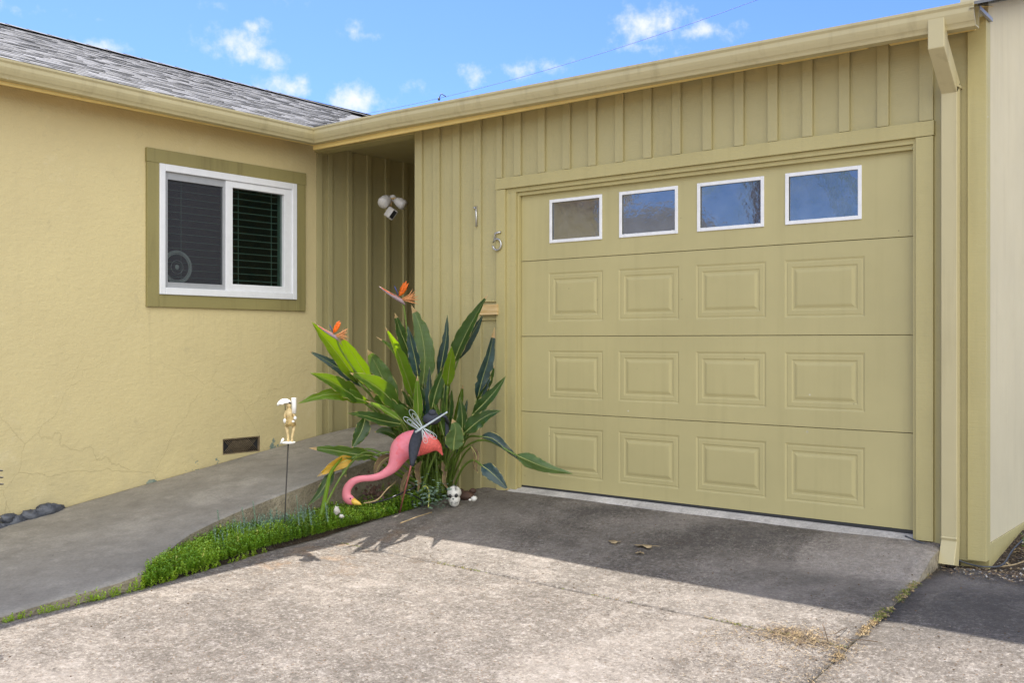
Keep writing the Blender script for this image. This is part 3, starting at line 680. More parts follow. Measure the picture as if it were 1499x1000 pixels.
# shingled roof: individual overlapping courses of tabs
RX = -5.25
YE = -4.45
def shingle_roof():
    m = MB(); ex = .115; L = math.hypot(1, SB); x = -1.875; k = 0
    nrm = Vector((SB, 0, 1)).normalized()
    while x > RX:
        x2 = x - ex / L * 1.02; y = YE - random.random() * .03
        yend = -.36 + (-1.86 - x)                  # valley against the garage roof
        while y < yend:
            w = random.choice((.05, .08, .11, .15, .2)); yb = min(y + w, yend + .1); t = random.choice((.003, .004, .006, .008))
            mi = random.choices(range(5), (2, 4, 5, 5, 4))[0]
            a = Vector((x, y, roofB(x, y))) + nrm * t; b = Vector((x, yb, roofB(x, yb))) + nrm * t
            c = Vector((x2, yb, roofB(x2, yb))) + nrm * .001; d = Vector((x2, y, roofB(x2, y))) + nrm * .001
            e = Vector((x, y, roofB(x, y))) - nrm * .006; f = Vector((x, yb, roofB(x, yb))) - nrm * .006
            m.add([a, b, c, d, e, f], [(0, 1, 2, 3), (4, 5, 1, 0), (0, 3, 4), (1, 5, 2)], mi); y = yb
        x = x2; k += 1
    # ridge caps, far slope and underlay
    y = YE
    while y < 3.6:
        z = roofB(RX, y) + .012; mi = random.choices(range(5), (2, 4, 5, 5, 4))[0]
        m.add([(RX + .13, y, z - .13 * SB + .012), (RX + .13, y + .2, z - .13 * SB + .006), (RX, y + .2, z + .006), (RX, y, z + .014), (RX - .13, y + .2, z - .13 * SB), (RX - .13, y, z - .13 * SB)], [(0, 1, 2, 3), (3, 2, 4, 5)], mi); y += .2
    m.add([(RX, YE, roofB(RX)), (RX, 9, roofB(RX)), (RX - 4, 9, roofB(RX) - 4 * SB), (RX - 4, YE, roofB(RX) - 4 * SB)], [(0, 1, 2, 3)], 1)
    zz = -.012
    m.add([(-1.87, YE, roofB(-1.87, YE) + zz), (-1.87, -.33, roofB(-1.87, -.33) + zz), (RX, 3.6, roofB(RX, 3.6) + zz), (RX, YE, roofB(RX, YE) + zz)], [(0, 1, 2, 3)], 1)
    return m
part(shingle_roof(), 'roof', M['shingles'], bevel=0)
# gable triangle at the far (camera-side) end of the wing
part(MB().add([(xs, y0w, 2.84), (xs - 8, y0w, 2.84), (RX, y0w, roofB(RX, y0w) - .02)], [(0, 1, 2)]), 'gable', M['stucco'], bevel=0)
# garage roof slope (edge-on from the drive) with visible shingle butts at the eave
m = MB(); y = -.32; ex = .14
while y < 4.2:
    y2 = y + ex; x = max(-1.84 - (y + .39), -7) 
    while x < 3.2:
        w = random.choice((.13, .18, .24, .3)); xb_ = min(x + w, 3.2); mi = random.choices(range(5), (2, 4, 5, 5, 4))[0]; t = random.choice((.003, .008))
        m.add([(x, y, roofA(y, x) + t), (xb_, y, roofA(y, xb_) + t), (xb_, y2, roofA(y2, xb_)), (x, y2, roofA(y2, x)), (x, y, roofA(y, x) - .006), (xb_, y, roofA(y, xb_) - .006)], [(0, 1, 2, 3), (4, 5, 1, 0)], mi); x = xb_
    y = y2
part(m, 'garage_roof', M['shingles'], bevel=0)
m = MB().box(3.10, 3.115, -.25, .0, 2.68, 2.70)
m.add([(3.09, -.36, roofA(-.36, 3.1) - .02), (3.2, -.36, roofA(-.36, 3.1) - .02), (3.2, 4.2, roofA(4.2, 3.1) - .02), (3.09, 4.2, roofA(4.2, 3.1) - .02)], [(3, 2, 1, 0)])
part(m, 'roof_end', M['greyframe'], bevel=.001)
# downspout
D0, D1 = 2.893, 2.972
m = MB()
def rect_loft(secs):
    vs = []; 
    for (cy0, cy1, z0_, z1_) in secs: vs += [(D0, cy0, z0_), (D1, cy0, z0_), (D1, cy1, z1_), (D0, cy1, z1_)]
    fs = [(i * 4 + k, i * 4 + (k + 1) % 4, i * 4 + 4 + (k + 1) % 4, i * 4 + 4 + k) for i in range(len(secs) - 1) for k in range(4)]
    fs += [(3, 2, 1, 0)]; return vs, fs
vs, fs = rect_loft([(-.345, -.285, 2.66, 2.66), (-.345, -.285, 2.50, 2.56), (-.118, -.058, 2.315, 2.375)]); m.add(vs, fs)
vs, fs = rect_loft([(-.121, -.055, 2.362, 2.376), (-.121, -.055, .02, .02)]); m.add(vs, fs)
vs, fs = rect_loft([(-.121, -.055, .02, .02), (-.128, -.062, .012, .012), (-.121, -.058, -.002, .006), (-.175, -.085, -.115, -.135)]); m.add(vs, fs)
part(m, 'downspout', M['gutter'], bevel=.004)
part(MB().box(D0 - .006, D1 + .006, -.125, -.042, 2.345, 2.36), 'downspout_strap', M['gutter'], bevel=.001)

# ---------------------------------------------------------------- house numbers
def number(pts, loc, label):
    o = empty('house_number', loc, label, 'house number'); m = MB()
    m.tube([Vector(loc) + Vector((p[0], 0, p[1])) for p in pts], .0075, 8); m.build('digit', M['steel'], o); return o
t1 = Vector((-.357, -.070, 1.945))
number([(-.022, .058), (-.018, .066), (0, .073), (0, 0), (0, -.075)], t1, 'thin metal digit 1 fixed high on the siding batten left of the garage')
t5 = Vector((-.150, -.078, 1.747))
arc = [(.0 - .004 + .038 * math.cos(t), -.022 + .040 * math.sin(t)) for t in [R(150 - 320 * i / 22) for i in range(23)]]
number([(.03, .066), (-.02, .060), (-.030, .005)] + arc, t5, 'thin metal digit 5 fixed on the casing just left of the garage door')

# ---------------------------------------------------------------- security light on the entry wall
sc = at(575, 300, 8.35); sr = empty('security_light', (xs, sc.y, sc.z), 'white twin-head security light with camera on the dark entry wall', 'security light')
px = 8.35 / F
def q(x, y, d=8.35): return at(x, y, d)
m = MB().tube([q(575, 291, 8.47), q(575, 291, 8.30)], .03, 12); m.build('mount', M['lampw'], sr)
m = MB().tube([q(571, 292, 8.3), q(578, 291, 8.3), q(584, 294, 8.3)], .010, 8); m.tube([q(573, 295, 8.3), q(572, 303, 8.3)], .010, 8); m.build('bracket', M['lampb'], sr)
def head(c, r_, ax):
    ax = ax.normalized(); m = MB(); pts = [c - ax * r_ * 1.25, c - ax * r_ * 1.0, c - ax * r_ * .3, c + ax * r_ * .6, c + ax * r_ * 1.05, c + ax * r_ * 1.08]
    m.tube(pts, [r_ * .25, r_ * .62, r_ * .90, r_ * .98, r_ * .80, r_ * .1], 18); return m
head(q(564, 295, 8.28), .052, -CF + CR * -.5 - UP * .7).build('lamp_head', M['lampw'], sr)
head(q(586, 298, 8.28), .046, CR * .9 - UP * .6 - CF * .2).build('lamp_head', M['lampw'], sr)
cc = q(572, 313, 8.24); ca = (-CF + CR * .65 - UP * .45).normalized(); cu = (UP + CR * .7).normalized(); cu = (cu - ca * cu.dot(ca)).normalized(); cs = ca.cross(cu)
MB().obox(cc, ca * .045, cs * .030, cu * .045).build('camera_head', M['lampw'], sr, .012)
MB().obox(cc + ca * .0455, ca * .002, cs * .018, cu * .034).build('lens_cover', M['black'], sr, .003)

# ---------------------------------------------------------------- overhead cable
a, b = at(470, 178, 24), at(1130, -8, 17); m = MB()
pts = [a.lerp(b, i / 30) - UP * (.25 * (1 - (2 * i / 30 - 1) ** 2)) for i in range(31)]
oc = m.tube(pts, .004, 5).build('overhead_cable', M['cablem']); tag(oc, 'thin dark overhead cable crossing the sky above the garage roof', 'cable')
k = pts[10]; m = MB().ell(k - UP * .02, (.03, .03, .035)).tube([k, k + UP * .10 + CR * .05, k + UP * .03 + CR * .16], .012, 5)
tag(m.build('cable_clamp', M['cablem']), 'small dark clamp hanging on the overhead cable', 'cable clamp')

# ---------------------------------------------------------------- bird of paradise plant
base = at(636, 722, 7.2)
plant = empty('bird_of_paradise', (base.x, base.y, -.1), 'large clump of bird of paradise with orange flowers beside the garage door', 'plant')
WP = Vector((0, -1, 0))
def leaf(blade, d0, d1, hw, mi=0, roll=0., fold=.35, root=None, pet=None, petw=1.9, rim=False, dm=None):
    """blade: pixel points base->tip; d0,d1 depth at base and tip; hw half width in px"""
    nb = len(blade); ds = [d0 + (d1 - d0) * i / (nb - 1) for i in range(nb)]
    if dm: ds = dm
    P3 = smoothpath([at(x, y, d) for (x, y), d in zip(blade, ds)], 18)
    k = (d0 + d1) / 2 / F; vs = []
    SS = (-1, -.93, -.62, -.3, 0, .3, .62, .93, 1); n9 = len(SS)
    seed = random.random() * 99
    for i, p in enumerate(P3):
        u = i / 17; t = (P3[min(i + 1, 17)] - P3[max(i - 1, 0)]).normalized()
        toc = (CAM - p).normalized(); side = t.cross(toc).normalized(); side = (Matrix.Rotation(roll, 3, t) @ side); nrm = side.cross(t).normalized()
        w = hw * k * 1.0 * min(1, (u + .03) / .26) ** .7 * (1 - max(0, (u - .28) / .72) ** 1.75) + .0008
        for s_ in SS:
            wav = .16 * w * noise.noise(Vector((u * 9 + seed, s_ * 1.5, seed))) * abs(s_) * 2
            nn_ = noise.noise(Vector((u * 16 + seed, (1 if s_ > 0 else -1) * 3, seed)))
            edge = 1 + .07 * noise.noise(Vector((u * 25 + seed, s_ * 3, seed))) - (.26 * min(1, max(0, (nn_ - .42) * 8)) if abs(s_) > .5 and u > .15 else 0)
            vs.append(p + side * (s_ * w * edge) + nrm * (abs(s_) * w * fold + wav))
    fs = [(i * n9 + j, i * n9 + j + 1, (i + 1) * n9 + j + 1, (i + 1) * n9 + j) for i in range(17) for j in range(n9 - 1)]
    m = MB().add(vs, fs, 0, True)
    tipb = random.choice((0, 0, 1, 1, 2))
    m.mi = [2 if i > 16 - tipb else 1 if j in (0, n9 - 2) and noise.noise(Vector((i * .6 + seed, j, 0))) > .05 else 0 for i in range(17) for j in range(n9 - 1)]
    o = m.build('leaf', [M['leaf'][mi], M['leafedge'], M['leafrim']], plant)
    sd = o.modifiers.new('thickness', 'SOLIDIFY'); sd.thickness = .0011; sd.offset = 0
    # stalk runs up and continues as the midrib
    root = root if root is not None else at(random.uniform(612, 660), random.uniform(716, 728), random.uniform(7.1, 7.3))
    b0 = P3[0]
    if pet: mid = [at(*q_) for q_ in pet]
    else:
        mid = [root.lerp(b0, .35) + UP * .03 + (root - b0) * .04, root.lerp(b0, .7) + (UP * .04)]
    st = smoothpath([root] + mid + [b0], 14); m2 = MB()
    m2.tube(st, [petw * k * (1.25 - .5 * i / 13) for i in range(14)], 8, flat=.8)
    mr_ = [p + (CAM - p).normalized() * .0008 for p in P3]
    m2.tube(mr_, [max(.0005, .62 * k * (1 - i / 17.5)) for i in range(18)], 6, 1)
    m2.build('stalk', [M['stalk'], M['midrib']], o)
    return o
LV = [
 dict(blade=[(524, 560), (500, 527), (476, 496), (456, 472)], d0=6.85, d1=6.42, hw=13, mi=0, roll=.3, fold=.5),
 dict(blade=[(553, 574), (531, 542), (512, 512), (496, 492)], d0=6.85, d1=6.45, hw=12, mi=0, roll=-.3, fold=.45),
 dict(blade=[(580, 596), (563, 560), (549, 532), (538, 513)], d0=6.9, d1=6.75, hw=15, mi=5, roll=.1, fold=.15),
 dict(blade=[(530, 566), (505, 546), (480, 530), (451, 514)], d0=6.98, d1=6.85, hw=8, mi=2, roll=.2, fold=.3),
 dict(blade=[(530, 588), (505, 572), (482, 558), (454, 547)], d0=6.75, d1=6.38, hw=14, mi=0, roll=.45, fold=.35),
 dict(blade=[(583, 598), (562, 576), (540, 560), (512, 547)], d0=6.75, d1=6.40, hw=16, mi=0, roll=.5, fold=.4),
 dict(blade=[(540, 590), (505, 579), (470, 580), (436, 592)], d0=6.75, d1=6.45, hw=9.5, mi=3, roll=.1, fold=.25),
 dict(blade=[(606, 586), (594, 550), (580, 512), (564, 480)], d0=6.95, d1=6.5, hw=10, mi=3, roll=.4, fold=.7),
 dict(blade=[(612, 600), (590, 545), (572, 512), (551, 494)], d0=7.0, d1=6.8, hw=7, mi=0, roll=.9, fold=.6),
 dict(blade=[(603, 530), (594, 505), (584, 480), (578, 459)], d0=7.2, d1=7.1, hw=9.5, mi=1, roll=.2, fold=.3),
 dict(blade=[(618, 570), (622, 525), (615, 480), (602, 447)], d0=7.1, d1=7.05, hw=15, mi=5, roll=.15, fold=.15),
 dict(blade=[(612, 552), (608, 528), (602, 502), (597, 478)], d0=7.0, d1=6.95, hw=9, mi=2, roll=-.4, fold=.3),
 dict(blade=[(643, 552), (648, 525), (653, 495), (655, 461)], d0=7.2, d1=7.15, hw=7.5, mi=2, roll=-.3, fold=.3),
 dict(blade=[(664, 532), (676, 502), (694, 467), (714, 432)], d0=7.1, d1=6.95, hw=12, mi=1, roll=-.5, fold=.55),
 dict(blade=[(672, 525), (684, 502), (697, 480), (707, 462)], d0=7.12, d1=7.0, hw=8, mi=2, roll=.3, fold=.2),
 dict(blade=[(655, 566), (657, 545), (660, 525), (661, 508)], d0=6.75, d1=6.45, hw=9, mi=3, roll=.0, fold=.2, root=at(650, 720, 7.15)),
 dict(blade=[(632, 600), (638, 575), (646, 552), (656, 528)], d0=6.9, d1=6.85, hw=9, mi=1, roll=.1, fold=.4),
 dict(blade=[(699, 584), (706, 556), (716, 522), (724, 480)], d0=6.98, d1=6.92, hw=11, mi=2, roll=.3, fold=.6, pet=[(662, 690, 7.1), (683, 635, 7.0)]),
 dict(blade=[(694, 606), (708, 592), (725, 573), (741, 551)], d0=6.9, d1=6.85, hw=9, mi=1, roll=-.2, fold=.5, pet=[(660, 690, 7.1), (680, 640, 6.95)]),
 dict(blade=[(695, 598), (705, 578), (716, 558), (724, 536)], d0=6.98, d1=6.95, hw=8, mi=1, roll=.9, fold=.4, pet=[(661, 690, 7.1), (681, 640, 7.0)]),
 dict(blade=[(675, 648), (677, 625), (676, 602), (673, 583)], d0=6.85, d1=6.8, hw=9, mi=1, roll=.0, fold=.4),
 dict(blade=[(681, 634), (697, 620), (714, 609), (733, 602)], d0=6.8, d1=6.72, hw=12, mi=1, roll=-.3, fold=.35, pet=[(660, 690, 7.1), (668, 655, 6.9)]),
 dict(blade=[(664, 660), (665, 644), (667, 630), (662, 614)], d0=6.7, d1=6.65, hw=14, mi=5, roll=.1, fold=.25),
 dict(blade=[(706, 640), (722, 644), (742, 660), (764, 678)], d0=6.8, d1=6.7, hw=7, mi=2, roll=-.5, fold=.8, root=at(655, 720, 7.15), pet=[(668, 670, 7.0), (684, 642, 6.9)]),
 dict(blade=[(757, 668), (775, 676), (800, 686), (839, 695)], d0=6.68, d1=6.5, hw=10.5, mi=5, roll=.2, fold=-.35, root=at(655, 720, 7.15), pet=[(668, 670, 7.0), (706, 645, 6.82)]),
 dict(blade=[(706, 683), (717, 691), (731, 704), (744, 719)], d0=6.7, d1=6.6, hw=11, mi=2, roll=.1, fold=.25, root=at(662, 722, 7.1), pet=[(676, 688, 6.95), (692, 675, 6.85)]),
 dict(blade=[(588, 622), (560, 617), (535, 610), (508, 606)], d0=6.8, d1=6.5, hw=10, mi=1, roll=.5, fold=.35),
 dict(blade=[(535, 612), (530, 630), (522, 645), (515, 657)], d0=6.7, d1=6.65, hw=11, mi=1, roll=-.2, fold=.3, pet=[(612, 660, 7.0), (570, 618, 6.8)]),
 dict(blade=[(545, 668), (520, 666), (485, 660), (452, 657)], d0=6.75, d1=6.5, hw=10, mi=0, roll=.2, fold=.35, pet=[(610, 690, 7.0), (575, 664, 6.85)]),
 dict(blade=[(515, 672), (500, 678), (484, 686), (464, 699)], d0=6.75, d1=6.6, hw=9.5, mi=4, roll=-.2, fold=.3, pet=[(600, 700, 7.0), (545, 664, 6.85)]),
 dict(blade=[(488, 692), (478, 708), (466, 726), (450, 742)], d0=6.7, d1=6.55, hw=7, mi=1, roll=.1, fold=.4, pet=[(590, 700, 7.0), (525, 662, 6.8)]),
 dict(blade=[(612, 615), (612, 595), (611, 572), (611, 551)], d0=6.75, d1=6.65, hw=7, mi=3, roll=.0, fold=.3),
 dict(blade=[(600, 635), (585, 612), (565, 592), (541, 574)], d0=6.8, d1=6.6, hw=16, mi=0, roll=.1, fold=.2),
 dict(blade=[(586, 616), (570, 606), (553, 596), (536, 588)], d0=6.6, d1=6.45, hw=5, mi=3, roll=.6, fold=.5),
 dict(blade=[(606, 640), (596, 615), (585, 596), (572, 580)], d0=7.0, d1=6.95, hw=11, mi=1, roll=.3, fold=.3),
 dict(blade=[(622, 640), (620, 610), (616, 580), (610, 556)], d0=7.05, d1=7.0, hw=10, mi=1, roll=-.3, fold=.3),
 dict(blade=[(640, 640), (634, 612), (630, 590), (626, 566)], d0=7.1, d1=7.05, hw=9, mi=1, roll=.2, fold=.3),
 dict(blade=[(596, 660), (582, 640), (562, 632), (548, 634)], d0=6.95, d1=6.9, hw=8, mi=1, roll=.3, fold=.3),
 dict(blade=[(650, 640), (644, 618), (640, 605), (634, 590)], d0=6.85, d1=6.8, hw=7, mi=0, roll=.6, fold=.5),
 dict(blade=[(520, 662), (510, 676), (505, 690), (507, 700)], d0=6.85, d1=6.8, hw=7, mi=5, roll=.6, fold=.3, pet=[(600, 690, 7.0), (548, 660, 6.9)]),
]
for k_ in LV:
    if k_['blade'][-1][0] < 600 and k_['mi'] in (0, 3, 5): k_['d0'] += .10; k_['d1'] += .13
    leaf(**k_)
# narrow upright leaves packed in the heart of the clump
random.seed(29)
for i in range(15):
    bx = random.uniform(600, 668); bt = random.uniform(520, 600); ln = (bx - 634) * random.uniform(.25, .6); yy0 = bt + random.uniform(75, 100); dq = random.uniform(6.95, 7.2)
    leaf([(bx, yy0), (bx + ln * .4, yy0 - (yy0 - bt) * .4), (bx + ln * .75, bt + (yy0 - bt) * .25), (bx + ln, bt)], dq, dq - .04, random.uniform(5, 8), random.choice((1, 1, 2, 0)), random.uniform(-.9, .9), random.uniform(.3, .8))
for i in range(9):
    bx = random.uniform(560, 606); bt = random.uniform(560, 610); yy0 = bt + random.uniform(50, 70)
    leaf([(bx + 22, yy0), (bx + 12, yy0 - 25), (bx + 4, bt + 14), (bx - 6, bt)], 6.95, 6.85, random.uniform(5, 8), random.choice((1, 1, 0)), random.uniform(-.9, .9), .5)
# dead and drooping leaves low in the clump
for bl, dd0, w_ in (([(604, 690), (596, 700), (590, 716), (588, 734)], 6.95, 5), ([(618, 676), (614, 690), (616, 706), (612, 722)], 6.9, 6), ([(648, 676), (654, 690), (652, 706), (657, 718)], 6.95, 5), ([(575, 668), (560, 676), (552, 690), (553, 704)], 6.9, 6), ([(690, 655), (697, 668), (695, 684), (700, 694)], 6.85, 4)):
    o_ = leaf(bl, dd0, dd0 - .05, w_, 5, random.uniform(-.8, .8), .9); o_.data.materials[0] = M['mulch2']
# extra bare stalks filling the clump
for i in range(16):
    r0 = at(random.uniform(608, 662), random.uniform(718, 729), random.uniform(7.0, 7.3)); xx = random.uniform(-1, 1)
    r1 = at(636 + 45 * xx + random.uniform(-8, 8), random.uniform(585, 640), random.uniform(6.9, 7.2)); mid = r0.lerp(r1, .5) - CR * xx * .03
    o = MB().tube(smoothpath([r0, mid, r1], 10), [.0135 - .0007 * j for j in range(10)], 8, flat=.8).build('stalk', M['stalk'], plant)
# thick drooping stalk in front of the kerb
s_ = MB().tube(smoothpath([at(470, 757, 6.35), at(478, 720, 6.5), at(484, 694, 6.6), at(500, 672, 6.7)], 12), [.020, .021, .021, .02, .019, .018, .017, .016, .014, .012, .010, .008], 8, flat=.7)
s_.build('stalk', M['leaf'][3], plant)
MB().tube(smoothpath([at(470, 755, 6.35), at(490, 715, 6.55), at(506, 690, 6.65), at(530, 668, 6.8), at(575, 690, 7.0), at(612, 720, 7.2)], 14), .009, 8, flat=.7).build('stalk', M['stalk'], plant)
def flower(x, y, d, s, stem, lean=0):
    """x,y: where the beak joins the stem"""
    fl = MB().tube(smoothpath([at(*q_) for q_ in stem] + [at(x, y, d)], 14), .006, 7).build('flower_stem', M['stalk'], plant)
    k = d / F * s
    def w(dx, dy, dd=0): return at(x, y, d) + CR * dx * k - UP * dy * k + CF * dd * k
    MB().tube([w(4, 6), w(-2, 0), w(-10, -5), w(-20, -11), w(-29, -17), w(-34, -21)], [.9 * k, 3.0 * k, 3.2 * k, 2.4 * k, 1.2 * k, .2 * k], 8).build('spathe', M['spathe'], fl)
    MB().tube([w(-4, -3.5, -2), w(-12, -8, -2), w(-22, -13.5, -2), w(-33, -21, -2)], [.5 * k, .8 * k, .7 * k, .1 * k], 5).build('spathe_edge', M['orange'], fl)
    m = MB()
    for (ex_, ey, ww) in ((2, -27, 3.6), (6, -29, 3.8), (-2, -21, 3.0), (9, -26, 3.0), (-4, -15, 2.6), (5, -20, 3.4)):
        a_, b_ = w(-5, -7, random.uniform(-2, 2)), w(ex_, ey, random.uniform(-4, 2)); mi_ = a_.lerp(b_, .5) + CR * k * 1.0
        m.tube([a_, a_.lerp(mi_, .5), mi_, mi_.lerp(b_, .6), b_], [.6 * k, ww * .8 * k, ww * k, ww * .6 * k, .15 * k], 6, flat=.45)
    m.build('sepal', M['orange'], fl)
    m = MB()
    for i in range(22):
        a2 = R(random.uniform(-50, 30)); L_ = random.uniform(14, 24)
        m.tube([w(-2, -2, 0), w(8 + .2 * L_ * math.cos(a2), -2 + .5 * L_ * math.sin(a2), random.uniform(-3, 3)), w(2 + L_ * math.cos(a2), -3 + L_ * math.sin(a2), random.uniform(-6, 6))], [.8 * k, .75 * k, .12 * k], 5, flat=.5)
    m.build('withered_sepal', M['wither'], fl)
    MB().tube([w(-6, -8), w(-10, -18), w(-12, -28 * .8)], [.5 * k, .9 * k, .1 * k], 5).build('petal', M['bluep'], fl)
flower(589, 441, 6.95, 1.0, [(628, 720, 7.2), (606, 600, 7.1), (597, 500, 7.0), (593, 462, 6.97)])
flower(492, 494, 6.6, .82, [(622, 722, 7.2), (575, 620, 6.95), (528, 555, 6.75), (500, 515, 6.65)])

# ---------------------------------------------------------------- flamingo and its company
fd = 6.75; k = fd / F
legb = at(585, 748, 6.85); fl = empty('flamingo_ornament', (legb.x, legb.y, -.17), 'pink plastic flamingo lawn ornament stooping with its beak near the ground', 'garden ornament')
sp = [(648, 668, .8), (645, 662, 2.8), (641, 656, 7), (633, 652, 12.5), (621, 650, 17.5), (608, 650, 20), (597, 653, 20), (589, 659, 18.5), (584, 667, 15), (580, 676, 11.5), (575, 685, 8.8), (567, 692, 6.8), (556, 698, 5.5), (543, 701, 5), (529, 702, 5), (517, 706, 5.6), (509, 715, 6.2), (507, 724, 6.6), (509, 730, 7.6), (514, 734, 7), (519, 736, 4.2)]
cp = smoothpath([at(x, y, fd) for x, y, r_ in sp], 64); rr = smoothpath([Vector((r_, 0, 0)) for x, y, r_ in sp], 64)
MBf = MB().tube(cp, [max(.0015, v.x * k) for v in rr], 20, flat=.72, ref=CF.cross(CR))
bo = MBf.build('body', [M['pink'], M['pinkneck'], M['coral']], fl)
me = bo.data
for p in me.polygons:
    c_ = p.center + wloc(fl); rel = c_ - CAM; X_ = CX + F * rel.dot(CR) / rel.dot(CF); Y_ = CY - F * rel.z / rel.dot(CF)
    p.material_index = 1 if X_ < 581 else (2 if X_ > 613 and Y_ > 641 + .0 * X_ else 0)
sub = bo.modifiers.new('s', 'SUBSURF'); sub.levels = 1; sub.render_levels = 1
MB().tube([at(516, 734, fd), at(521, 737, fd - .01), at(526, 738.5, fd - .015), at(529, 740, fd - .02)], [5 * k, 4.2 * k, 2.6 * k, .5 * k], 10).build('beak', M['beak'], fl)
MB().ell(at(513, 731, fd - .028), (.005, .005, .005)).build('eye', M['black'], fl)
for dx, dd in ((0, 0),):
    MB().tube([at(604 + dx, 672, fd + dd), at(600 + dx, 690, fd + dd), at(585 + dx, 752, fd + .08 + dd)], [.0065, .0055, .0045], 8).build('leg', M['leg'], fl)
# dark felt wings draped over its back
fw = at(622, 620, 6.72); fe = empty('felt_wings', (fw.x, fw.y, fw.z - .1), 'dark slate felt wings and hood draped over the flamingo back', 'fabric decoration')
def sheet(outL, outR, d, name, th=.004, bulge=.02):
    m = MB(); L_ = smoothpath([at(x, y, d) for x, y in outL], 14); R_ = smoothpath([at(x, y, d) for x, y in outR], 14); vs = []
    for a_, b_ in zip(L_, R_):
        for j in range(5): t = j / 4; vs.append(a_.lerp(b_, t) - CF * (bulge * math.sin(math.pi * t)))
    m.add(vs, [(i * 5 + j, i * 5 + j + 1, i * 5 + j + 6, i * 5 + j + 5) for i in range(13) for j in range(4)], 0, True)
    o = m.build(name, M['felt'], fe); s2 = o.modifiers.new('t', 'SOLIDIFY'); s2.thickness = th
sheet([(607, 629), (600, 645), (598, 660), (600, 682)], [(622, 630), (618, 645), (613, 662), (606, 684)], 6.63, 'wing')
sheet([(646, 612), (650, 625), (650, 645), (652, 655)], [(654, 614), (657, 625), (659, 645), (656, 657)], 6.86, 'wing')
m = MB().ell(at(632, 614, 6.76), (.062, .05, .042), (CR, CF, UP), fn=lambda d: 1 + .12 * noise.noise(d * 2.3)); m.ell(at(633, 605, 6.74), (.028, .028, .022), (CR, CF, UP)); m.tube([at(645, 608, 6.77), at(652, 611, 6.8), at(656, 620, 6.85)], .012, 8)
m.build('hood', M['felt'], fe)
# wire dragonfly
dd = 6.56; kk = dd / F; dc = at(628, 620, dd); dr = empty('wire_dragonfly', (dc.x, dc.y, dc.z - .05), 'white wire dragonfly with a pale rod body resting on the pink flamingo', 'garden ornament')
MB().tube([at(608, 634, dd), at(614, 630, dd), at(652, 606, dd), at(655, 604, dd)], [.007, .008, .005, .0065], 10).build('rod_body', M['rod'], dr)
def loop(x0, y0, x1, y1, w, name='wing'):
    a_ = Vector((x0, y0)); b_ = Vector((x1, y1)); ax = b_ - a_; nn_ = Vector((-ax.y, ax.x)).normalized(); m = MB()
    for s2, ext in ((1, 1), (.6, .8), (.3, .55)):
        pts = []
        for i in range(25):
            t = 2 * math.pi * i / 24; u = .5 - .5 * math.cos(t); p = a_ + ax * u * ext + nn_ * (math.sin(t) * w * s2 * (.4 + u)); pts.append(at(p.x, p.y, dd - .02 * u))
        m.tube(pts, .0014, 5, cap=False)
    m.build(name, M['wire'], dr)
loop(619, 628, 600, 601, 4.2); loop(616, 631, 591, 612, 3.6); loop(620, 628, 639, 643, 3.6); loop(618, 630, 624, 650, 3.2)

# ---------------------------------------------------------------- garden stake figure
sd = 6.15; ks = sd / F; gb = at(416, 790, sd); gs = empty('garden_stake', (gb.x, gb.y, -.19), 'cream figurine holding a white umbrella on a thin dark rod in the bed', 'garden ornament')
def w(x, y, d=0): return at(x, y, sd + d)
MB().tube([w(415.5, 800), w(418, 735), w(422, 650)], .0040, 6).build('rod', M['rust'], gs)
m = MB().tube([w(422, 649) - UP * .004, w(422, 649) + UP * .004], [.043, .043], 18); m.tube([w(414, 647.5, -.01), w(412, 647.5, -.01) + UP * .004], .02, 10); m.build('base_plate', M['statuew'], gs)
m = MB()
for x0, x1 in ((419.5, 421.8), (430.5, 427.5)):
    m.tube([w(x0, 622), w(x0 + (x1 - x0) * .4, 632), w(x1, 641), w(x1, 647.5)], [.0100, .0095, .0065, .0085], 8)
m.tube([w(424, 611), w(424.5, 616), w(425, 620), w(425, 624)], [.017, .022, .031, .029], 12)
m.tube([w(424, 613), w(423.5, 607), w(423, 602), w(423, 598)], [.017, .021, .020, .007], 12)
m.tube([w(423, 599), w(422.5, 594)], .007, 8)
m.ell(w(422.5, 594), (.014, .014, .018), (CR, CF, UP))
m.tube([w(419, 602), w(417, 609), w(418, 615), w(416, 618)], [.007, .007, .006, .005], 7)
m.tube([w(427, 602), w(430, 608), w(432, 612)], [.007, .007, .006], 7)
m.build('figure', M['statue'], gs)
m = MB().ell(w(422.8, 591.5, .004), (.016, .016, .011), (CR, CF, UP)); m.build('hair', M['rust'], gs)
m = MB().tube([w(425, 611), w(425, 617), w(425.5, 624.5)], [.019, .029, .034], 12); m.build('skirt', M['statue2'], gs)
m = MB().ell(w(417, 617, -.01), (.011, .01, .015), (CR, CF, UP)); m.ell(w(432, 613, -.01), (.01, .01, .012), (CR, CF, UP)); m.ell(w(429, 618, -.02), (.010, .008, .008), (CR, CF, UP)); m.build('trinket', M['statuew'], gs)
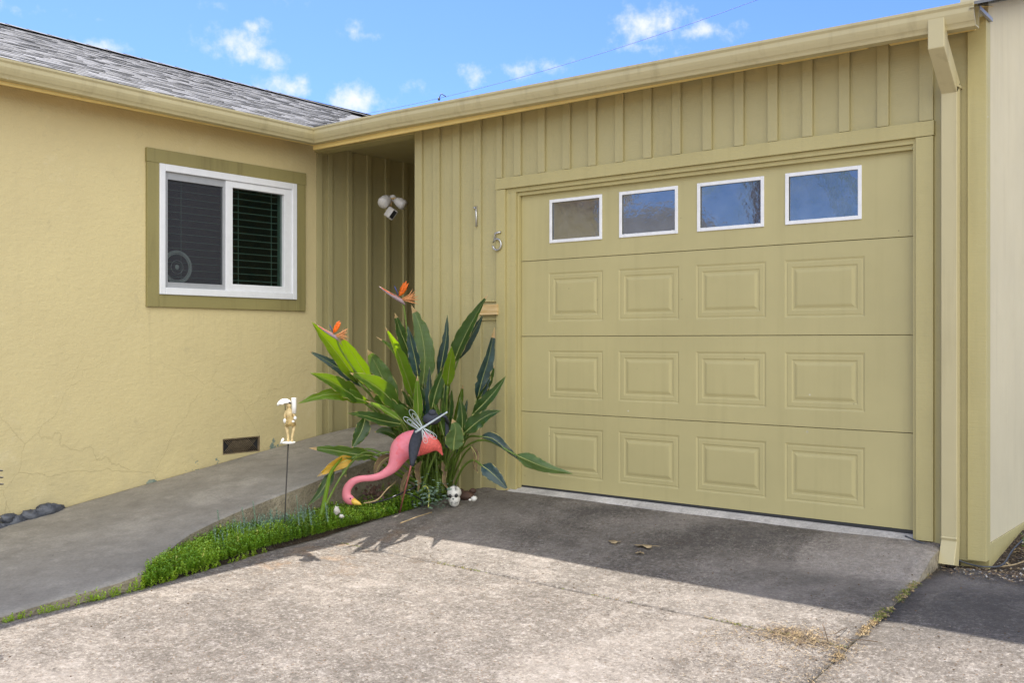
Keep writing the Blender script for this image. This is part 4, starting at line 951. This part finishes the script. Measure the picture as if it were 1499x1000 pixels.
# umbrella: scalloped dome
m = MB(); uc = w(416.5, 595); ua = (UP * 1 - CR * .25).normalized(); ub = CR.copy(); ub = (ub - ua * ub.dot(ua)).normalized(); uc2 = ua.cross(ub); vs = []; NU = 32
for j in range(7):
    th = j / 6 * 1.35
    for i in range(NU):
        ph = 2 * math.pi * i / NU; sc_ = 1 - .10 * abs(math.sin(ph * 4)) * (j / 6) ** 3
        vs.append(uc + (ub * math.cos(ph) + uc2 * math.sin(ph)) * (.046 * math.sin(th)) + ua * (.046 * math.cos(th) * .95 * (1) + (1 - sc_) * .06))
m.add(vs, [(j * NU + i, (j + 1) * NU + i, (j + 1) * NU + (i + 1) % NU, j * NU + (i + 1) % NU) for j in range(6) for i in range(NU)], 0, True)
uo = m.build('umbrella', M['statuew'], gs); s2 = uo.modifiers.new('t', 'SOLIDIFY'); s2.thickness = .003
MB().tube([w(417, 588), w(418.5, 620)], .0022, 6).build('umbrella_handle', M['rust'], gs)
m = MB().tube([w(430.2, 583.5), w(430.2, 584), w(430.4, 596), w(430.2, 606)], [.0142, .0150, .0145, .014], 14); m.build('column', M['statuew'], gs)

# ---------------------------------------------------------------- little things in the bed
def skull():
    d = 6.85; c = at(665, 725, d); kq = d / F; r0 = empty('skull_ornament', (c.x, c.y, c.z - .06), 'small white skull ornament with dark eye holes at the right end of the bed', 'garden ornament')
    m = MB().ell(c + UP * .008, (.050, .050, .052), (CR, CF, UP), 20, 14, fn=lambda d_: 1 - .18 * max(0, -d_.z) * 1.6)
    m.ell(at(665, 732, d - .005), (.042, .042, .036), (CR, CF, UP)); m.ell(at(665, 737, d - .012), (.034, .034, .030), (CR, CF, UP)); m.build('cranium', M['skull'], r0)
    for x_, y_, r_ in ((658.9, 727.5, .0115), (667.8, 726.5, .0125)):
        p = at(x_, y_, d - .0445); MB().ell(p, (r_, .008, r_ * 1.1), (CR, CF, UP)).build('eye_socket', M['black'], r0)
    m = MB().tube([at(667, 718, d - .048), at(667.5, 714.5, d - .040), at(667.8, 711, d - .022)], .0016, 5)
    for yy, off in ((719, -.046), (717, -.044), (714.8, -.039), (712.8, -.030)): m.tube([at(665.5, yy, d + off), at(669.5, yy - .5, d + off)], .0012, 4)
    m.ell(at(663.3, 731.5, d - .048), (.005, .004, .007))
    m.tube([at(659.5, 737, d - .043), at(665, 738, d - .048), at(670.5, 737, d - .043)], .0013, 4)
    for xx in (661, 663, 665, 667, 669): m.tube([at(xx, 735, d - .046), at(xx, 740.5, d - .044)], .0011, 4)
    m.build('stitching', M['black'], r0)
skull()
bm_ = at(683, 728, 7.0); m = MB().ell(bm_, (.060, .05, .040), (CR, CF, UP), fn=lambda d: 1 + .3 * noise.noise(d * 3)); m.ell(at(692, 720, 7.0), (.025, .02, .02), (CR, CF, UP)); m.ell(at(675, 720, 7.05), (.02, .02, .018), (CR, CF, UP))
tag(m.build('wood_chunk', M['brown']), 'dark brown lump of wood beside the white skull ornament', 'wood')
m = MB().ell(at(694, 731, 6.8), (.022, .02, .018), (CR, CF, UP), fn=lambda d: 1 + .25 * noise.noise(d * 2)); m.ell(at(688, 733, 6.78), (.010, .01, .008), (CR, CF, UP))
tag(m.build('pebble', M['skull']), 'small white stone right of the skull ornament', 'stone')
m = MB().ell(at(493, 749, 6.3), (.020, .016, .026), (CR, CF, UP), fn=lambda d: 1 + .5 * noise.noise(d * 2.5)); m.ell(at(500, 757, 6.25), (.016, .014, .012), (CR, CF, UP), fn=lambda d: 1 + .4 * noise.noise(d * 2.7))
tag(m.build('pebble', M['pebble']), 'rough pale stone in the ground cover below the flamingo head', 'stone')
# black tray/hose pieces and thin straps behind the flamingo leg
m = MB().obox(at(598, 738, 7.0), CR * .12 + CF * .02, CF * .05, UP * .025); tag(m.build('plant_tray', M['black'], bevel=.008), 'black plastic tray lying in shadow behind the flamingo leg', 'tray')
m = MB().tube(smoothpath([at(545, 738, 6.75), at(570, 731, 6.8), at(590, 722, 6.85), at(612, 712, 6.9)], 12), .006, 6)
m.tube(smoothpath([at(590, 722, 6.8), at(606, 727, 6.85), at(622, 736, 6.9)], 8), .0045, 6); tag(m.build('black_strap', M['black']), 'thin black strap lying on the soil behind the flamingo beak', 'strap')
m = MB().tube(smoothpath([at(532, 738, 6.7), at(552, 733, 6.72), at(566, 718, 6.8), at(580, 706, 6.95)], 12), .0045, 6)
tag(m.build('dry_stem', M['straw']), 'dry tan stem curving up beside the flamingo beak', 'stem')
m = MB().tube(smoothpath([at(627, 744, 6.7), at(628, 722, 6.75), at(624, 713, 6.8), at(619, 714, 6.8)], 12), .004, 6)
tag(m.build('dry_stem', M['yelleaf']), 'pale hooked stem standing in front of the leaf bases', 'stem')
m = MB().tube([at(586, 767, 6.15), at(610, 758, 6.3), at(632, 751, 6.45)], .0035, 5)
tag(m.build('dry_stem', M['straw']), 'straight straw stem lying across the edge of the ground cover', 'stem')
# sprig builders
def sprig(m, p, h, lean, nl, ll, wl, mi, up=.6, stem=.0018):
    p = Vector(p); tip = p + Vector((lean[0], lean[1], h)); mid = p.lerp(tip, .5) + Vector((lean[0], lean[1], 0)) * -.15
    a0 = random.random() * 6.28
    m.add([p + Vector((stem, 0, 0)), p - Vector((stem, 0, 0)), tip, p + Vector((0, stem, 0)), p - Vector((0, stem, 0))], [(0, 1, 2), (3, 4, 2)], mi)
    for i in range(nl):
        u = (i + .6) / nl; q_ = p.lerp(tip, u); a = a0 + i * 2.4; l = ll * (1 - .45 * u) * random.uniform(.8, 1.2)
        d = Vector((math.cos(a), math.sin(a), up + u * .8)).normalized(); s3 = d.cross(UP).normalized() * wl
        nn2 = d.cross(s3).normalized() * wl * .35
        m.add([q_, q_ + d * l * .5 + s3 - nn2, q_ + d * l, q_ + d * l * .5 - s3 - nn2, q_ + d * l * .5 + nn2], [(0, 1, 4), (1, 2, 4), (2, 3, 4), (3, 0, 4)], mi, True)
def dens(x, y): return noise.noise(Vector((x * 3, y * 3, 1)))
m = MB(); cnt = 0
random.seed(11)
while cnt < 4600:
    y = random.uniform(-2.76, -.12); a_, b_ = interp(y, XW) + .01, xl(y) + .012
    if y > -.45: b_ = -.40
    x = random.uniform(a_, b_)
    if x > b_: continue
    far = (y > -.95) and (x < b_ - .22 or y > -.42)
    if far and random.random() < .88: continue
    if y < -2.45 and random.random() > 1.2 * (y + 2.9): 
        if x > b_ - .06: continue
    z = BZ(x, y) - .01; h = .042 + .05 * (dens(x, y) + .5) + random.uniform(-.02, .03)
    if y < -1.7: h *= 1.15
    if x > b_ - .04: h *= .75
    h = max(.02, h)
    mi = 0 if random.random() < .5 + .5 * (y < -1.75) + .4 * dens(x * .7 + 4, y * .7) else 1
    if random.random() < .25 + .9 * noise.noise(Vector((x * 6, y * 6, 8))): mi = 3
    if random.random() < .02: mi = 2
    sprig(m, (x, y, z), h, (random.uniform(-.02, .025), random.uniform(-.03, .015)), 11, .019, .0058, mi, up=.4); cnt += 1
for i in range(500):
    y = random.uniform(-2.7, -.3); x = random.uniform(interp(y, XW) + .02, xl(y)); p = Vector((x, y, BZ(x, y) + random.uniform(.0, .05))); a = random.random() * 6.28; l = random.uniform(.01, .04); dv = Vector((math.cos(a), math.sin(a), random.uniform(-.2, .5))) * l; s3 = dv.cross(UP).normalized() * random.uniform(.0008, .002)
    m.add([p + s3, p - s3, p + dv], [(0, 1, 2)], 4)
tag(m.build('ground_cover', [M['sedum'], M['sedum2'], M['yelleaf'], M['sedum3'], M['straw']]), 'low bright green sedum ground cover filling the bed beside the driveway', 'ground cover', kind='stuff')
m = MB()
for i in range(210):
    y = random.gauss(-1.65, .22); a_, b_ = interp(y, XW) + .03, xl(y); x = random.uniform(a_, a_ + (b_ - a_) * .75)
    sprig(m, (x, y, BZ(x, y)), random.uniform(.06, .14), (random.uniform(-.03, .03), random.uniform(-.03, .02)), 16, .024, .0028, 0, up=.9, stem=.003)
for (x_, y_, y2_) in ((438, 770, 728), (445, 765, 742), (374, 765, 735), (456, 770, 745), (322, 775, 748), (358, 770, 745), (480, 765, 738)):
    d = 6.15 if x_ > 400 else 6.05; p = at(x_, y_, d); t = at(x_ - 4, y2_, d)
    sprig(m, p, t.z - p.z, (t.x - p.x, t.y - p.y), 34, .020, .0026, 0, up=.8, stem=.004)
tag(m.build('senecio_sprigs', [M['senecio']]), 'upright blue-green succulent sprigs among the sedum near the figurine', 'ground cover', kind='stuff')
m = MB()   # broader soft leaves around the leaf bases
for i in range(260):
    x_ = random.gauss(632, 14); y_ = random.gauss(726, 13); d = random.uniform(6.65, 6.95)
    if y_ > 748 or y_ < 690: continue
    p = at(x_, y_, d); a = random.random() * 6.28; l = random.uniform(.018, .036); dv = Vector((math.cos(a), math.sin(a), random.uniform(-.4, .6))).normalized(); s3 = dv.cross(UP).normalized() * l * .45
    m.add([p, p + dv * l * .5 + s3, p + dv * l, p + dv * l * .5 - s3], [(0, 1, 2, 3)], 0, True)
tag(m.build('soft_weeds', M['senecio']), 'soft grey-green weeds around the base of the big leaves', 'weeds', kind='stuff')
m = MB()
for i in range(70):
    x_ = random.gauss(548, 9); y_ = random.gauss(722, 10); p = at(x_, y_, random.uniform(6.85, 6.98)); a = random.random() * 6.28; l = random.uniform(.02, .035); dv = (CR * math.cos(a) + UP * math.sin(a) - CF * .3).normalized(); s3 = dv.cross(CF).normalized() * l * .4
    m.add([p, p + dv * l * .5 + s3, p + dv * l, p + dv * l * .5 - s3], [(0, 1, 2, 3)], 0, True)
tag(m.build('dark_seedling', M['brown']), 'small dark-leaved seedling against the walkway kerb under the flamingo neck', 'plant')
# dark twig poking in at the left edge
m = MB(); tb = at(-16, 790, 4.5)
m.tube(smoothpath([tb, at(-12, 735, 4.5), at(-9, 690, 4.5)], 8), .004, 6)
for y_ in (690, 700, 710):
    m.ell(at(1 + (y_ - 690) * .05, y_, 4.5), (.012, .004, .004), (CR, CF, UP)); m.tube([at(-9, y_ + 6, 4.5), at(0, y_, 4.5)], .0015, 4)
tag(m.build('twig', M['rust']), 'dark leafy twig at the left edge in front of the stucco', 'twig')
# weeds along the drive edge: things one can count
WL = [(8, 903), (22, 899), (36, 895), (62, 889), (72, 884), (86, 881), (126, 877), (150, 872), (162, 866), (178, 864), (200, 856), (206, 852), (232, 854), (244, 850), (262, 846), (278, 843), (290, 838), (305, 838), (325, 833), (345, 826), (360, 820), (378, 815)]
adj = ['leftmost', 'spreading', 'tiny', 'low', 'two-stemmed', 'narrow', 'lone upright', 'short', 'leaning', 'trailing', 'tall', 'tallest', 'leafy', 'dense', 'crawling', 'small', 'open', 'thick', 'sparse', 'pointed', 'twin', 'rightmost']
near = ['at the left end of the walkway edge', 'in front of the shaded walkway edge', 'by the corner where walkway and bed meet', 'in front of the bright green ground cover']
for i, (x_, y_) in enumerate(WL):
    # drop onto the driveway edge
    bd = 1e9
    for y in np.arange(-3.9, -1.0, .01):
        y = float(y); x = xl(y) + .015; v = Vector((x, y, H(x, y))) - CAM; e = abs(CX + F * v.dot(CR) / v.dot(CF) - x_)
        if e < bd: bd = e; p = CAM + v
    m = MB(); kx = 1.6 if i in (6, 8, 10, 11, 13) else 1
    for j in range(random.randint(4, 7)):
        o_ = Vector((random.uniform(-.02, .02), random.uniform(-.06, .06), -.01)); sprig(m, p + o_, random.uniform(.02, .045) * kx, (random.uniform(-.015, .02), random.uniform(-.02, .02)), 8, .018 * kx ** .5, .0042, 0, up=.4)
    o = empty('weed', p, '%s lime green weed %s' % (adj[i], near[0 if i < 5 else 1 if i < 9 else 2 if i < 13 else 3]), 'weed', 'lime green weeds along the driveway edge')
    m.build('sprigs', M['weed'], o)
# river rocks between wall and walkway
RK = [(4, 777, 5.9, .075), (26, 764, 6.0, .06), (48, 757, 6.15, .07), (72, 748, 6.35, .075), (60, 753, 6.4, .04), (12, 760, 6.15, .05), (36, 770, 5.95, .04), (88, 744, 6.45, .03), (-14, 775, 5.9, .07)]
rl = ['long flat rock at the very left by the walkway', 'grey rock second from the left edge', 'wide low blue-grey rock in the middle of the row', 'largest rounded rock at the right end of the row', 'small rock tucked left of the rounded one', 'rock touching the stucco at the left edge', 'small rock in front against the walkway', 'tiny stone right of the rounded rock', 'rock cut by the left picture edge']
for (x_, y_, d, r_), lb in zip(RK, rl):
    sdn = random.random() * 50; p = at(x_, y_, d)
    y__ = min(p.y, -1.95); xx = -2.18 + r_ * .72 + .01
    t_ = (xx - CAM.x) / ((p - CAM).x); pp = CAM + (p - CAM) * t_
    o = MB().ell((0, 0, 0), (r_ * .7, r_ * 1.15, r_ * .62), nu=16, nv=10, fn=lambda d_: 1 + .5 * noise.noise(d_ * 2.3 + Vector((sdn, 0, 0)))).build('rock', M['rock'])
    o.location = (pp.x, pp.y, pp.z); o.rotation_euler = (0, 0, random.uniform(-.4, .4)); tag(o, lb, 'rock', 'blue-grey rocks between the stucco wall and walkway')
# dead leaves on the apron
def drop(x_, y_, f=H, off=.004):
    for d in np.arange(3.2, 8, .005):
        p = at(x_, y_, float(d))
        if p.z < f(p.x, p.y) + zn(p.x, p.y) + off: return p
    return p
for (x_, y_, r_, rot, lb) in ((899, 796, .030, .4, 'small tan dead leaf, leftmost of three on the shaded apron'), (944, 802, .042, 1.3, 'largest tan dead leaf on the shaded apron, curled with a stem'), (936, 812, .020, 2.2, 'smallest dead leaf just below the largest one')):
    p = drop(x_, y_); m = MB(); vs = []; n_ = 14
    vs.append(p + UP * .008)
    for i in range(n_):
        a = 2 * math.pi * i / n_; rr_ = r_ * (1 + .35 * math.sin(a * 3 + rot) + .15 * math.sin(a * 7)); vs.append(p + Vector((math.cos(a + rot) * rr_ * 1.2, math.sin(a + rot) * rr_ * .8, .003 + .01 * random.random())))
    m.add(vs, [(0, 1 + i, 1 + (i + 1) % n_) for i in range(n_)], 0, True)
    if r_ > .04: m.tube([p + UP * .005, p + CR * .06 + UP * .006, p + CR * .10 + UP * .002], .0016, 5)
    o = m.build('dead_leaf', M['deadleaf']); tag(o, lb, 'dead leaf', 'dead leaves on the garage apron'); s2 = o.modifiers.new('t', 'SOLIDIFY'); s2.thickness = .001
# moss and straw in the joints
random.seed(5)
def tuft(m, p, r_, mi=0, n_=9, hh=.012):
    for i in range(n_):
        a = random.random() * 6.28; rr_ = r_ * math.sqrt(random.random()); q_ = p + Vector((math.cos(a) * rr_, math.sin(a) * rr_ * .6, 0)); l = random.uniform(.4, 1) * hh
        dv = Vector((random.uniform(-1, 1), random.uniform(-1, 1), random.uniform(.4, 1.3))).normalized() * l; s3 = dv.cross(UP).normalized() * l * .28
        m.add([q_ + s3, q_ - s3, q_ + dv], [(0, 1, 2)], mi)
m = MB(); YJ = -1.4425
def jf(x): return max(0, noise.noise(Vector((x * 2.2, 0, 9))) + .15 + .5 * max(0, x - 1.6) * .5)
for i in range(900):
    x = random.uniform(-.3, 2.88)
    if random.random() > jf(x) * .7 - .08: continue
    y = YJ + random.gauss(0, .006 + .006 * jf(x)); tuft(m, Vector((x, y, H(x, y) - .002)), .010, random.choice((0, 0, 1)), 7, .010)
for i in range(330):
    y = random.uniform(-1.6, -.32); x = 2.8915 + random.gauss(0, .011)
    if noise.noise(Vector((3, y * 4, 2))) < -.25: continue
    tuft(m, Vector((x, y, H(x, y) - (.05 if y > -.5 else .003))), .016, 0 if y > -1.1 and random.random() < .6 else 1, 8, .011)
tag(m.build('joint_moss', [M['moss'], M['straw']]), 'yellow-green moss and dry tufts growing in the driveway joints', 'moss', kind='stuff')
m = MB()
for i in range(3000):
    t = random.random() * (1 if i < 2000 else 2)
    x = 2.68 + random.gauss(0, .10) if t < .55 else random.uniform(2.3, 2.95); y = -1.45 + random.gauss(0, .055) if t < .55 else -1.42 - abs(random.gauss(0, .30))
    if t > 1: x = 2.86 + random.gauss(0, .07); y = random.uniform(-2.3, -1.4)
    if x > 3.1: continue
    p = Vector((x, y, H(x, y) + .003)); a = random.random() * 6.28; l = random.uniform(.008, .04) if t < .55 else random.uniform(.004, .018); dv = Vector((math.cos(a), math.sin(a), random.uniform(0, .35))) * l; s3 = dv.cross(UP).normalized() * random.uniform(.0005, .0016)
    m.add([p + s3, p - s3, p + dv - s3 * .5, p + dv + s3 * .5], [(0, 1, 2, 3)], random.choice((0, 0, 1, 1)))
for (x_, y_, x2, y2) in ((1204, 915, 1212, 940), (1240, 938, 1285, 941), (1222, 930, 1240, 920)):
    a_ = drop(x_, y_) if y_ > 930 else at(x_, y_, 4.25); b_ = drop(x2, y2); m.tube([a_, a_.lerp(b_, .5) + UP * .004, b_], .0018, 5, 1)
tag(m.build('dry_debris', [M['straw'], M['mulch']]), 'dry straw and crumbs gathered where the driveway joints meet', 'debris', kind='stuff')
# leaf litter beside the garage corner
m = MB()
for i in range(2600):
    y = random.uniform(-.22, .9) if i % 3 else random.uniform(-.30, 0); x = 3.1 + abs(random.gauss(0, .35)) if i % 3 else random.uniform(2.9, 3.6)
    z = (HS(x, y) if y < -.12 else -.155 + min(.1, max(0, y) * .13)) + .008
    p = Vector((x, y, z)); a = random.random() * 6.28; l = random.uniform(.006, .026); dv = Vector((math.cos(a), math.sin(a), random.uniform(-.1, .5))) * l; s3 = dv.cross(UP).normalized() * l * random.uniform(.1, .4)
    m.add([p, p + dv * .5 + s3, p + dv, p + dv * .5 - s3], [(0, 1, 2, 3)], random.choices((0, 1, 2), (5, 2, 1))[0])
tag(m.build('leaf_litter', [M['mulch'], M['straw'], M['pebble']]), 'brown leaf litter and chips piled at the right corner of the garage', 'leaf litter', kind='stuff')
m = MB()
for i in range(60):
    x = random.uniform(3.18, 3.5); y = random.uniform(.2, .9); sprig(m, (x, y, -.1), random.uniform(.03, .09), (random.uniform(-.04, .04), random.uniform(-.04, .04)), 6, .035, .006, 0)
tag(m.build('side_weeds', M['leaf'][1]), 'dark green weeds beside the cream side wall', 'weeds', kind='stuff')
# cable along the base of the corner
cpts = [Vector((2.70, -.085, -.012)), Vector((2.78, -.09, -.035)), Vector((2.87, -.085, -.055)), Vector((2.95, -.075, -.10)), Vector((3.03, -.085, -.118)), Vector((3.10, -.085, -.12)), Vector((3.16, .0, -.115)), Vector((3.15, .3, -.08)), Vector((3.17, .8, -.03)), Vector((3.2, 1.6, .0))]
tag(MB().tube(smoothpath(cpts, 60), .0045, 7).build('ground_cable', M['cablem']), 'dark blue cable running along the base of the garage corner', 'cable')
cp2 = [Vector((3.13, -.02, -.128)), Vector((3.2, .06, -.12)), Vector((3.3, .25, -.1)), Vector((3.55, .3, -.1)), Vector((3.9, .2, -.1))]
tag(MB().tube(smoothpath(cp2, 30), .0035, 6).build('ground_cable', M['deadleaf']), 'thin pale wire curving over the litter right of the garage corner', 'wire')
# small stones scattered over the driveway
m = MB(); random.seed(21)
for i in range(900):
    x = random.uniform(-.2, 3.8); y = random.uniform(-4.6, -.15); r_ = random.uniform(.0015, .0055); f_ = H if x < 2.88 else HS
    m.ell((x, y, f_(x, y) + zn(x, y) + r_ * .3), (r_, r_ * random.uniform(.6, 1), r_ * .6), nu=6, nv=4, mi=random.choice((0, 1, 1)))
tag(m.build('driveway_grit', [M['gritm'], M['mulch']]), 'fine grit scattered over the weathered driveway', 'grit', kind='stuff')
# ---------------------------------------------------------------- across the street: seen mirrored in the garage door panes
nh = empty('neighbour_house', (-9, -16, -1), 'low neighbouring house with a dark roof mirrored in the garage door windows', 'house')
MB().box(-15, -6, -20, -15, -1, 2.2).build('wall', M['side'], nh)
MB().add([(-15.4, -20.4, 2.2), (-5.6, -20.4, 2.2), (-5.6, -14.6, 2.2), (-15.4, -14.6, 2.2), (-13, -17.5, 4.6), (-8.6, -17.5, 4.6)], [(0, 1, 5, 4), (1, 2, 5), (2, 3, 4, 5), (3, 0, 4), (3, 2, 1, 0)]).build('roof', M['shingles'][0], nh)
pt = empty('palm_tree', (-3.55, -11.6, -.9), 'palm tree with hanging fronds mirrored in the garage door windows', 'tree'); random.seed(3)
MB().tube([(-3.55, -11.6, -1), (-3.5, -11.6, 1.5), (-3.55, -11.6, 5.1)], [.24, .19, .22], 12).build('trunk', M['brown'], pt)
for i in range(26):
    a = i * 2.4; c = Vector((-3.55, -11.6, 5.2)); el = random.uniform(-.5, .9); L_ = random.uniform(1.5, 2.0); m = MB(); hd = Vector((math.cos(a), math.sin(a), 0))
    pts = [c + hd * L_ * u * math.cos(el * (1 - u)) + UP * (L_ * (math.sin(el) * u - .75 * u * u)) for u in [j / 9 for j in range(10)]]
    m.tube(pts, [.02 - .0018 * j for j in range(10)], 5)
    for j in range(2, 10):
        for q_ in range(5):
            p = pts[j - 1].lerp(pts[j], q_ / 5)
            for sg in (-1, 1):
                d = (hd.cross(UP) * sg * .6 + hd * .4 - UP * .55).normalized() * random.uniform(.3, .5); w2 = hd * .012; m.add([p + w2, p - w2, p + d], [(0, 1, 2)])
    m.build('frond', M['leaf'][1], pt)
